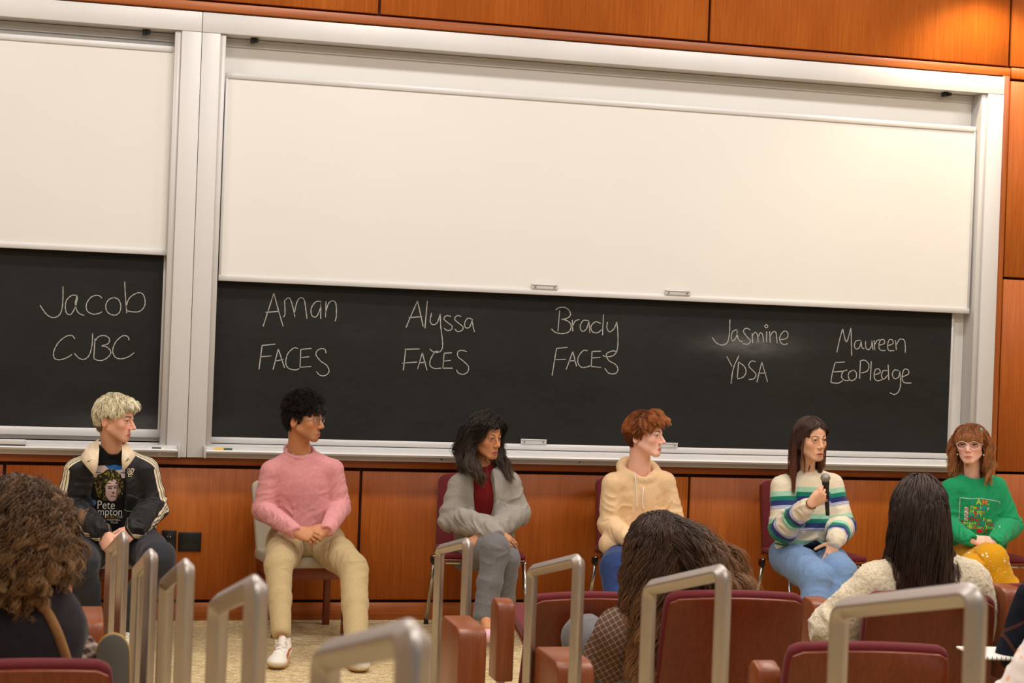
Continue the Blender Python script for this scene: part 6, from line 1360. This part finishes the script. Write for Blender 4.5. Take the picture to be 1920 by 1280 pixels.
# ================================================================ person in the green sweatshirt
def green():
    P = Person('person in a green printed sweatshirt, clear-framed glasses and shoulder-length ginger hair with a fringe', 'pale', (1820, 837), -0.66, -10, 3, 2, 0.90, 1.12)
    nk = at(1823, 897, -0.60); ch = at(1830, 935, -0.60); wa = at(1832, 975, -0.58); hm = at(1834, 1015, -0.56)
    sL, sR = at(1783, 918, -0.61), at(1868, 914, -0.61); eL, eR = at(1776, 985, -0.62), at(1893, 985, -0.64); wL, wR = at(1818, 1011, -0.86), at(1866, 1015, -0.86)
    pel = at(1835, 1035, -0.50); hL, hR = at(1812, 1042, -0.56), at(1850, 1042, -0.56); kL, kR = at(1858, 1050, -1.00), at(1820, 1068, -1.00); aL, aR = at(1908, 1165, -1.05), at(1836, 1190, -1.10)
    B = body_core(P, nk, ch, pel, [[sL, eL, wL], [sR, eR, wR]], [[hL, kL, aL], [hR, kR, aR]], 0.044)
    hand(B, wL, (0.90, -0.25, -0.05), (0.0, -0.75, 0.6), (0.0, -0.4, 1), curl=(0.35, 0.4, 0.45, 0.5), s=0.86)
    hand(B, wR, (-0.93, -0.25, 0.05), (0.0, -0.75, 0.6), (0.0, -0.4, 1), curl=(0.4, 0.5, 0.6, 0.6), s=0.86)
    make_body(P, B, dict(nose=0.9, chin=0.95, jaw=0.93, lips=0.7, fem=1), brow=(160, 92, 58), lipc=(204, 116, 104), gaze=-0.05, iris=(72, 82, 96), blush=0.45, fem=1)
    M['green'] = cloth('green_cotton', (30, 148, 96), var=0.05, vscale=60)
    tp = top_prims(nk, sL, sR, ch, wa, hm, [0.170, 0.175, 0.175], [sL, eL, wL], [sR, eR, wR], [0.062, 0.062, 0.040], [0.062, 0.072, 0.042], cring=(0.068, 0.06), cdrop=0.040, cz=0.014, sho_r=0.057, neck_r=0.056)
    g = garment(P, 'sweatshirt', tp, M['green'], [([sL, eL, wL], [0.4, 1.1, 1.1], 24), ([sR, eR, wR], [0.4, 1.1, 1.1], 24), ([ch, wa, hm], [0.1, 0.4, 1.2], 18)], 0.005, 0.0012, h=0.0045, seed=73)
    # print: frame and coloured wording
    ra = -ray_angle(1835); D_ = np.array([math.sin(-ra), math.cos(-ra), 0]) * 1.0; U = np.array([math.cos(ra), math.sin(ra), 0])
    d = Decal(g, at(1838, 975, -0.72), U, AZ, at(1838, 975, -0.72) - CAM, eps=0.0015); S = 1 / 334.0; X = lambda px: (px - 1838) * S; Z = lambda py: (975 - py) * S
    G = (150, 200, 168)
    d.line([(X(1798), Z(1000)), (X(1799), Z(934)), (X(1818), Z(935)), (X(1840), Z(933)), (X(1873), Z(937)), (X(1876), Z(970)), (X(1872), Z(1008))], 0.005, G, sm=False)
    R_, Y_, B_, O_, W_ = (196, 40, 44), (182, 204, 74), (60, 146, 186), (206, 110, 50), (206, 212, 196)
    rows = [(945, 12.5, [('I', 1821, B_), ('A', 1834, Y_), ('M', 1845, O_), ('.', 1853, Y_)]),
            (954, 8, [('H', 1822, Y_), ('e', 1828, Y_), ('a', 1833, R_), ('l', 1838, Y_), ('t', 1842, B_), ('h', 1846, B_), ('y', 1852, W_)]),
            (962, 8.5, [('H', 1822, Y_), ('a', 1828, R_), ('p', 1834, Y_), ('p', 1839, Y_), ('y', 1844, O_)]),
            (969, 8, [('&', 1822, B_), ('O', 1829, O_), ('f', 1834, B_), ('f', 1839, Y_)]),
            (977, 8.5, [('D', 1822, R_), ('r', 1827, R_), ('u', 1831, R_), ('g', 1836, R_), ('F', 1845, Y_), ('r', 1849, R_), ('e', 1853, Y_), ('e', 1857, Y_)]),
            (984, 8, [('B', 1804, R_), ('e', 1809, Y_), ('c', 1814, Y_), ('a', 1819, Y_), ('u', 1824, Y_), ('s', 1829, Y_), ('e', 1835, R_), ('K', 1843, B_), ('i', 1848, Y_), ('s', 1852, R_), ('s', 1857, R_), ('e', 1861, R_), ('d', 1865, B_)]),
            (992, 8.5, [('T', 1805, Y_), ('h', 1810, B_), ('e', 1815, Y_), ('B', 1820, Y_), ('a', 1826, O_), ('b', 1830, O_), ('i', 1834, Y_), ('e', 1838, Y_), ('s', 1843, O_), ('T', 1850, Y_), ('e', 1855, Y_), ('s', 1860, Y_), ('t', 1864, Y_)])]
    for y, sz, L_ in rows:
        for chh, x, c_ in L_: d.text(chh, sz * S * 1.2, X(x), Z(y), c_, sx=1.0, bold=0.02)
    for k in range(4):
        yy = 951 + k * 7; d.poly([(X(1808), Z(yy + 5.5)), (X(1815), Z(yy + 5.5)), (X(1815), Z(yy)), (X(1808), Z(yy))], [(0, 1, 2, 3)], W_); d.line([(X(1809.5), Z(yy + 2.5)), (X(1811), Z(yy + 4)), (X(1816), Z(yy - 1))], 0.004, R_, lift=0.0008)
    for (x, y, r_) in ((1825, 995, 5.5), (1837, 996, 5.5), (1847, 996, 5.0)): d.poly([(X(x) + r_ * S * math.cos(a), Z(y) + r_ * 0.75 * S * math.sin(a)) for a in np.linspace(0, 6.1, 16)], [tuple(range(16))], R_)
    d.poly([(X(1852), Z(992)), (X(1868), Z(993)), (X(1866), Z(1001)), (X(1855), Z(998))], [(0, 1, 2, 3)], B_)
    d.band = 0.07; d.build('shirt_print')
    lp = [('+', cone(hL, hR, 0.115, 0.115, AY, 1.0), 0.03)] + chain([hL, (hL + kL) / 2, kL, (kL + aL) / 2, aL], [0.105, 0.100, 0.088, 0.088, 0.095], 0.025) + chain([hR, kR, aR], [0.105, 0.080, 0.085], 0.015)
    M['mustard'] = cloth('mustard_cotton', (208, 150, 20), var=0.04)
    g = garment(P, 'trousers', lp, M['mustard'], [([hL, kL, aL], [0.6, 0.9, 1.0], 16), ([hR, kR, aR], [0.6, 0.9, 1.0], 16)], 0.006, 0.0014, h=0.0055, seed=78)
    s_ = Decal(g, at(1860, 1060, -1.03), U, AZ, at(1860, 1060, -1.03) - CAM, eps=0.0015); rs = np.random.RandomState(8)
    for k in range(70):
        u, v = rs.uniform(-0.15, 0.19), rs.uniform(-0.28, 0.07); big = rs.rand() < 0.3
        s_.star(u, v, 0.0085 if big else 0.0038, (240, 234, 220), 5 if big else 4, rs.rand() * 3)
    s_.build('star_print')
    for a in (aL, aR): shoe(P, (a[0], a[1] + 0.05), (a[0] + 0.01, a[1] - 0.2), 'shoe', mark=None, L=0.25)
    H = P.H; t = MB(); M['clear'] = plain('clear_pink_acetate', (232, 206, 204), 0.15)
    for q in (-1, 1):
        t.tube([H((q * 0.034 + 0.029 * math.cos(a) * (1 + 0.08 * math.sin(a)), 0.100 - 0.18 * abs(q * 0.034 + 0.029 * math.cos(a)) + 0.002, 0.006 + 0.024 * math.sin(a))) for a in np.linspace(0, 2 * math.pi, 29)], 0.0021, 6)
        t.tube([H((q * 0.063, 0.088, 0.016)), H((q * 0.073, 0.06, 0.015)), H((q * 0.077, -0.02, 0.008))], 0.0022, 6)
    t.tube([H((-0.007, 0.101, 0.011)), H((0, 0.104, 0.014)), H((0.007, 0.101, 0.011))], 0.002, 6); gl = t.build('eyeglasses', M['clear'], P.root, smooth=True)
    l2 = MB()
    for q in (-1, 1):
        vs = [H((q * 0.034, 0.096, 0.006))] + [H((q * 0.034 + 0.028 * math.cos(a), 0.100 - 0.18 * abs(q * 0.034 + 0.028 * math.cos(a)) + 0.002, 0.006 + 0.023 * math.sin(a))) for a in np.linspace(0, 2 * math.pi, 24, endpoint=False)]
        l2.add(vs, [(0, 1 + i, 1 + (i + 1) % 24) for i in range(24)])
    l2.build('lens', M['lens'], gl, smooth=True)
    M['pearl'] = plain('pearl', (222, 196, 150), 0.25)
    for q in (-1, 1):
        mb = MB(); mb.sphere(H((q * 0.074, 0.0, -0.052)), 0.006, 12, 8); mb.build('earring', M['pearl'], P.root, smooth=True)
    M['teal'] = plain('teal_enamel', (120, 190, 190), 0.3); mb = MB(); mb.tube([H((0.060, 0.040, 0.118)), H((0.078, 0.030, 0.092))], 0.004, 8); mb.build('hair_clip', M['teal'], P.root, smooth=True)
    rootf = scalp(hair_front_z=0.088, side_z=0.0, back_z=-0.05); gg = [(0, (128, 80, 48)), (0.5, (164, 102, 60)), (1, (190, 132, 82))]
    col = [(sL, sR, 0.058, AY, 1.0), (ch, wa, 0.17, AY, 0.62)]
    cmb_ = lambda p: ((1.0 if p[0] + 0.02 * math.sin(p[1] * 9000) > 0 else -1.0) * (1.1 if p[2] > 0.085 else 0.2), -0.20 if p[1] > 0.0 else -0.15, -0.7)
    grow_hair(P, [dict(n=4600, roots=rootf, length=0.235, lvar=0.14, comb=cmb_, lift=0.10, grav=0.28, curl=0.012, cfreq=1.6, r=0.0018, colors=gg, steps=15, jit=0.10, off=0.019, wob=0.055, facew=0.072, fb=0.0, facetop=0.085, cvar=0.35, clump=(170, 0.7)),
                  dict(n=1300, roots=lambda rs: np.array([rs.uniform(-0.055, 0.06), rs.uniform(0.035, 0.065), rs.uniform(0.088, 0.112)]), length=0.080, comb=lambda p: (p[0] * 8, 0.9, -0.3), lift=0.1, grav=0.24, curl=0.003, cfreq=1.0, r=0.0016, colors=gg, steps=10, jit=0.10, off=0.010, face=0)],
              cap=cap_prims(P, 0.009, lowback=-0.07, frontz=0.070), capc=(128, 74, 38), colliders=col, seed=71)
    return P

# ================================================================ audience seen from behind
def back_person(label, skin, hc, Z, yaw, pitch, roll, hs, neck, shl, shr, ell_, elr, wrl, wrr, pel, kl, kr, hairkw, topmat, legmat, topname='jacket', hw=(0.19, 0.18, 0.18), rs_=(0.075, 0.07, 0.05), jh=0.007, post=None, noface=True, legs=True):
    """joints are (px, py, dY) with dY relative to the depth of the neck"""
    Y = CAM[1] + ray(hc[0], 640)[1] * Z
    J = lambda j: at(j[0], j[1], Y + j[2])
    P = Person(label, skin, hc, Y, yaw, pitch, roll, hs); P.back = -AY
    nk, sl, sr, el, er, wl, wr, pv, k1, k2 = [J(j) for j in (neck, shl, shr, ell_, elr, wrl, wrr, pel, kl, kr)]
    fz = 0.0 if Y > -5.35 else floor_z(Y)
    a1, a2 = k1 + np.array([0.0, 0.05, 0]), k2 + np.array([0.0, 0.05, 0]); a1[2] = a2[2] = floor_z(Y) + 0.09
    B = body_core(P, nk, nk * 0.7 + pv * 0.3, pv, [[sl, el, wl], [sr, er, wr]], [[k1, a1], [k2, a2]] if legs else (), 0.05)
    hand(B, wl, vn(np.array([0.2, 0.9, -0.2])), (0, 0, 1.0), (1, 0, 0), s=0.95); hand(B, wr, vn(np.array([-0.2, 0.9, -0.2])), (0, 0, 1.0), (-1, 0, 0), s=0.95)
    make_body(P, B, h=0.007, noface=noface)
    ch = nk * 0.72 + pv * 0.28; wa = nk * 0.35 + pv * 0.65
    tp = top_prims(nk, sl, sr, ch, wa, pv + AZ * 0.02, list(hw), [sl, el, wl], [sr, er, wr], list(rs_), list(rs_), collar=0.014, cring=(0.07, 0.06), cdrop=0.0, cz=0.002, sho_r=rs_[0] * 0.95, trap=0.06)
    g = garment(P, topname, tp, topmat, [([sl, el, wl], [0.5, 1.1, 1.0], 18), ([sr, er, wr], [0.5, 1.1, 1.0], 18), ([ch, wa, pv], [0.3, 0.7, 1.2], 14)], 0.008, 0.002, h=jh, seed=int(hc[0]) % 50, post=post)
    if legs:
        lp = [('+', cone(pv - AX * 0.07, pv + AX * 0.07, 0.12, 0.12), 0.03)] + chain([pv - AX * 0.08, k1, a1], [0.105, 0.085, 0.065], 0.03) + chain([pv + AX * 0.08, k2, a2], [0.105, 0.085, 0.065], 0.03)
        garment(P, 'trousers', lp, legmat, [([pv, k1, a1], [1, 1, 0.8], 18), ([pv, k2, a2], [1, 1, 0.8], 18)], 0.005, 0.0015, h=0.009, seed=4)
        for a in (a1, a2):
            s_ = None
    if hairkw: grow_hair(P, **hairkw(P, nk, sl, sr, ch, wa))
    P.g = g; P.J = (nk, sl, sr, el, er, wl, wr, pv, k1, k2, ch, wa)
    return P
def plaidmat(name, base, line, fx, wd=0.16, soft=False, base2=None):
    t = NT(name); tc = t.n('ShaderNodeTexCoord'); mp = t.n('ShaderNodeMapping'); mp.inputs['Rotation'].default_value = (0.3, 0.5, 0.35); t.l(tc.outputs['Object'], mp.inputs[0])
    sp_ = t.n('ShaderNodeSeparateXYZ'); t.l(mp.outputs[0], sp_.inputs[0]); acc = None
    for k, ax in enumerate((0, 2)):
        m1 = mth(t, 'FRACT', mth(t, 'MULTIPLY', sp_.outputs[ax], fx)); c_ = mth(t, 'LESS_THAN', mth(t, 'ABSOLUTE', mth(t, 'SUBTRACT', m1, 0.5)), wd / 2)
        acc = c_ if acc is None else mth(t, 'ADD', acc, c_)
    fac = mth(t, 'MULTIPLY', acc, 0.5)
    r = t.ramp(fac, [(0.0, lin(base)), (0.25, lin(tuple((a * 0.45 + b * 0.55) for a, b in zip(base, line)))), (0.75, lin(line))], 'CONSTANT'); t.l(r.outputs[0], t.b.inputs['Base Color'])
    t.b.inputs['Roughness'].default_value = 0.95; t.b.inputs['Specular IOR Level'].default_value = 0.15; t.bump(t.noise(300), 0.3, 0.003); return t.m
def audience():
    # curly haired person bottom left
    M['darkvest'] = cloth('dark_quilted_cotton', (44, 40, 44), var=0.15, vscale=30)
    M['plaid1'] = plaidmat('brown_check_wool', (70, 50, 50), (176, 160, 150), 46, 0.42)
    br = [(0, (66, 46, 32)), (0.5, (108, 78, 52)), (1, (166, 126, 84))]
    def hk(P, nk, sl, sr, ch, wa):
        rf = scalp(hair_front_z=0.08, side_z=-0.03, back_z=-0.09)
        return dict(specs=[dict(n=7500, roots=rf, length=0.135, lvar=0.25, comb=lambda p: (p[0] * 8, p[1] * 4 - 0.2, -0.1), lift=0.5, grav=0.17, curl=0.013, cfreq=2.6, r=0.0019, colors=br, steps=18, jit=0.25, off=0.030, wob=0.12, face=0, cvar=0.45, clump=(330, 0.85))], cap=cap_prims(P, 0.028, lowback=-0.085), capc=(78, 56, 40), colliders=[(sl, sr, 0.07, AY, 1.0)], seed=81)
    P = back_person('person with big curly brown hair seen from behind, dark vest with a tan strap', 'mid', (32, 1002), 4.75, 172, -4, 0, 0.98,
        (28, 1122, 0), (-70, 1160, 0), (82, 1166, 0), (-95, 1250, 0.05), (124, 1270, 0.12), (-60, 1330, 0.3), (95, 1330, 0.35), (20, 1390, 0.05), (-50, 1370, 0.5), (90, 1370, 0.5), hk, M['darkvest'], M['greydenim'], 'vest')
    nk, sl, sr, el, er, wl, wr = P.J[:7]
    garment(P, 'checked_sleeve', chain([at(118, 1196, P.C[1] + 0.03), at(150, 1268, P.C[1] + 0.10), at(120, 1350, P.C[1] + 0.3)], [0.070, 0.080, 0.06], 0.02), M['plaid1'], [([sr, er, wr], [0.5, 1.0, 1.0], 18)], 0.006, 0.002, h=0.007, seed=3)
    M['tanstrap'] = cloth('tan_cord_trim', (150, 108, 66), var=0.15, vscale=60)
    mb = MB(); bv = bvh_of(P.g); pts = []
    for (x, y) in ((-6, 1100), (26, 1106), (56, 1118), (84, 1142), (104, 1178), (118, 1215), (132, 1262), (138, 1300)):
        o = at(x, y, -8.0); h = bv.ray_cast(Vector(o), Vector(vn(o - CAM)), 6.0); pts.append(np.array(h[0]) if h[0] is not None else at(x, y, P.C[1] - 0.02))
    mb.tube(catmull(pts, 4), 0.014, 10); mb.build('shoulder_strap', M['tanstrap'], P.root, smooth=True)
    # grey curved seat wing beside them
    M['greylam'] = plain('grey_laminate', (96, 92, 84), 0.6); M['plyedge'] = plain('gold_plywood_edge', (196, 150, 60), 0.5)
    p = at(213, 1188, -4.9); t = empty('tablet_arm', (p[0], p[1], 0.0), label='grey rounded tablet arm with a golden plywood edge beside the leftmost handrails', cat='tablet arm')
    rr_ = [(0.045 * math.cos(a) if a < math.pi / 2 else 0.045 * math.cos(a), p[2] - 0.06 + 0.06 * math.sin(a)) for a in np.linspace(0, math.pi, 15)]
    prof = [(0.055, p[2] - 0.34)] + rr_ + [(-0.045, p[2] - 0.34)]
    mb = MB(); mb.prism(prof, 'y', -0.012, 0.012); mb.build('panel', M['greylam'], t, bevel=0.002)
    mb = MB(); mb.tube([(a, 0.004, b) for a, b in prof], 0.0035, 6); mb.build('edge_band', M['plyedge'], t, smooth=True)
    mb = MB(); mb.tube([(0, 0.02, 0.0), (0, 0.02, p[2] - 0.15)], 0.018, 12); mb.build('support_post', M['alu2'], t)
    # wavy haired person in the middle
    M['plaid2'] = plaidmat('brown_windowpane_check', (96, 72, 60), (176, 158, 142), 52, 0.16)
    wv = [(0, (66, 50, 40)), (0.35, (78, 56, 42)), (0.7, (116, 80, 52)), (1, (160, 114, 72))]
    def hk2(P, nk, sl, sr, ch, wa):
        rf = scalp(hair_front_z=0.09, side_z=-0.02, back_z=-0.07)
        back = P.R.T @ np.array([0.65, -0.25, -0.55]); 
        right = lambda rs: (lambda p: p if (P.R @ p)[0] > 0.005 else right(rs))(rf(rs)); left = lambda rs: (lambda p: p if (P.R @ p)[0] < 0.03 else left(rs))(rf(rs))
        dl = P.R.T @ np.array([-0.12, -0.15, -1.0]); dr = P.R.T @ np.array([1.0, -0.25, -0.45])
        c0 = at(1290, 1092, P.C[1] + 0.02); c1 = at(1430, 1150, P.C[1] + 0.02)
        return dict(specs=[dict(n=3600, clump=(130, 0.85), roots=left, length=0.40, lvar=0.2, comb=lambda p: tuple(dl), lift=0.05, grav=0.30, curl=0.016, cfreq=3.2, r=0.0020, colors=wv, steps=22, jit=0.10, off=0.016, wob=0.05, face=0, cvar=0.4),
                           dict(n=6000, clump=(180, 0.85), roots=right, length=0.32, lvar=0.2, comb=lambda p: tuple(dr), lift=0.1, grav=0.10, gdir=(0.60, -0.1, -0.75), curl=0.016, cfreq=3.0, r=0.0020, colors=wv, steps=22, jit=0.10, off=0.016, wob=0.05, face=0, cvar=0.4)],
                    cap=cap_prims(P, 0.012, lowback=-0.10), capc=(66, 48, 38), colliders=[(sl, sr, 0.075, AY, 1.0), (c0, c1, 0.06, None, 1.0)], seed=91)
    P = back_person('person with long wavy brown hair spilling over the seat back, brown checked shirt, leaning left', 'light', (1226, 1036), 6.30, 165, -8, 14, 1.04,
        (1255, 1112, -0.02), (1160, 1186, 0.0), (1345, 1165, 0.05), (1146, 1228, 0.10), (1375, 1260, 0.1), (1180, 1238, 0.34), (1300, 1290, 0.35), (1300, 1285, 0.12), (1098, 1196, 0.58), (1290, 1215, 0.6), hk2, M['plaid2'], M['greydenim'], 'checked_shirt', rs_=(0.088, 0.088, 0.06))
    # sherpa jacket person
    t = NT('cream_sherpa'); nz = t.noise(120, detail=3, rough=0.7); r = t.ramp(nz, [(0.3, lin((204, 186, 152))), (0.6, lin((236, 222, 194)))]); t.l(r.outputs[0], t.b.inputs['Base Color']); t.b.inputs['Roughness'].default_value = 1.0; t.b.inputs['Specular IOR Level'].default_value = 0.1; t.b.inputs['Sheen Weight'].default_value = 0.4; t.bump(nz, 0.7, 0.005); M['sherpa'] = t.m
    M['violet'] = cloth('violet_cotton', (98, 92, 150), var=0.08)
    def hk3(P, nk, sl, sr, ch, wa):
        dk = [(0, (62, 47, 40)), (0.6, (66, 48, 40)), (1, (92, 66, 52))]; rf = scalp(hair_front_z=0.09, side_z=-0.02, back_z=-0.07)
        return dict(specs=[dict(n=6200, roots=rf, length=0.33, lvar=0.15, comb=lambda p: (p[0] * 3, -0.4, -1.0), lift=0.05, grav=0.32, curl=0.009, cfreq=1.0, r=0.0022, colors=dk, steps=16, jit=0.08, off=0.016, wob=0.03, face=0, cvar=0.35, clump=(150, 0.6))], cap=cap_prims(P, 0.010, lowback=-0.10), capc=(54, 40, 34), colliders=[(sl, sr, 0.09, AY, 1.0), (ch, wa, 0.2, AY, 0.6)], seed=95)
    def fuzz(V, N): return V + N * (np.abs(vnoise(V * 110, 3)) * 0.005 + vnoise(V * 30, 4) * 0.002)[:, None]
    P = back_person('person with long straight dark brown hair seen from behind in a cream sherpa jacket', 'light', (1722, 966), 6.60, 190, -2, 0, 1.06,
        (1728, 1066, 0), (1646, 1098, 0.0), (1812, 1092, 0.0), (1566, 1178, 0.08), (1840, 1180, 0.08), (1560, 1245, 0.35), (1800, 1240, 0.35), (1735, 1265, 0.05), (1545, 1228, 0.5), (1760, 1240, 0.5), hk3, M['sherpa'], M['violet'], 'sherpa_jacket', hw=(0.20, 0.20, 0.20), rs_=(0.088, 0.088, 0.06), jh=0.006, post=fuzz)
    # right edge: dark navy plaid sleeve, and the nearest floral blouse
    M['navyplaid'] = plaidmat('navy_rust_plaid', (24, 27, 38), (120, 62, 40), 7, 0.07)
    hs_ = lambda P, nk, sl, sr, ch, wa: dict(specs=[dict(n=4200, roots=scalp(back_z=-0.06), length=0.075, comb=lambda p: (p[0] * 6, p[1] * 6 - 0.2, -0.6), lift=0.1, hug=0.7, off=0.014, r=0.002, colors=[(0, (40, 30, 24)), (1, (60, 44, 34))], steps=6, face=0)], cap=cap_prims(P, 0.01), capc=(40, 30, 24), seed=97)
    back_person('person at the right edge in a dark navy jacket with thin rust checks', 'light', (2040, 960), 5.9, 175, 0, 0, 0.95,
        (2040, 1050, 0), (1952, 1128, 0), (2120, 1090, 0), (1918, 1215, 0.05), (2150, 1190, 0.05), (1945, 1270, 0.3), (2110, 1260, 0.3), (2040, 1270, 0), (1990, 1260, 0.5), (2090, 1260, 0.5), hs_, M['navyplaid'], M['darkdenim'], 'navy_jacket', rs_=(0.082, 0.080, 0.055))
    t = NT('white_floral_cotton'); tc = t.n('ShaderNodeTexCoord'); vo = t.n('ShaderNodeTexVoronoi'); vo.inputs['Scale'].default_value = 26; t.l(tc.outputs['Object'], vo.inputs['Vector'])
    nzo = t.noise(90, detail=2); r = t.ramp(mth(t, 'ADD', vo.outputs['Distance'], mth(t, 'MULTIPLY', nzo, 0.25)), [(0.0, lin((226, 160, 112))), (0.34, lin((234, 186, 148))), (0.40, lin((232, 220, 216)))]); t.l(r.outputs[0], t.b.inputs['Base Color']); t.b.inputs['Roughness'].default_value = 0.9; t.bump(t.noise(300), 0.2, 0.003); M['floral'] = t.m
    back_person('person in the bottom right corner in a white blouse with small peach flowers', 'light', (2080, 1010), 4.7, 175, 0, 0, 0.95,
        (2080, 1140, 0), (1972, 1238, 0), (2190, 1190, 0), (1925, 1320, 0.02), (2230, 1300, 0.05), (1960, 1400, 0.3), (2180, 1400, 0.3), (2080, 1420, 0), (2010, 1400, 0.5), (2150, 1400, 0.5), hs_, M['floral'], M['darkdenim'], 'floral_blouse', rs_=(0.085, 0.085, 0.06))
    # spiral notebook
    M['paper'] = plain('paper', (236, 230, 222), 0.8); p = at(1893, 1236, -4.62)
    t = empty('spiral_notebook', tuple(p), math.radians(-8), label='open white spiral notebook between the foreground seat and the floral sleeve', cat='notebook')
    mb = MB(); mb.box(-0.11, 0.13, -0.02, 0.2, 0.0, 0.008); mb.build('pages', M['paper'], t, bevel=0.002, seg=1)
    mb = MB(); n_ = 14 * 12
    mb.tube([(-0.10 + 0.22 * i / n_, -0.022 + 0.008 * math.sin(i / 12 * 6.283), 0.004 + 0.008 * math.cos(i / 12 * 6.283)) for i in range(n_)], 0.0012, 5); mb.build('wire_binding', M['black'], t, smooth=True)
import time as _t
for fn in (track, pink, greyhood, tanhood, striped, green, audience):
    _t0 = _t.time(); fn(); print('people time', fn.__name__, round(_t.time() - _t0, 1))
wood_chair(0.28, -0.42, 0.0, 'beige upholstered chair with wooden frame under the person in the track jacket')
wood_chair(at(575, 1060, -0.5)[0], -0.36, 0.12, 'beige upholstered chair with wooden frame under the person in the pink sweatshirt')
shell_chair(at(903, 1060, -0.5)[0], -0.42, -0.10, 'burgundy chair with chrome legs under the person in the grey hoodie')
shell_chair(at(1214, 1060, -0.5)[0], -0.42, 0.0, 'burgundy chair with chrome legs under the person in the tan hoodie')
shell_chair(at(1528, 1060, -0.5)[0], -0.45, 0.06, 'burgundy chair with chrome legs under the person in the striped sweater')
shell_chair(at(1838, 1060, -0.5)[0], -0.45, 0.0, 'burgundy chair with chrome legs under the person in the green sweatshirt')
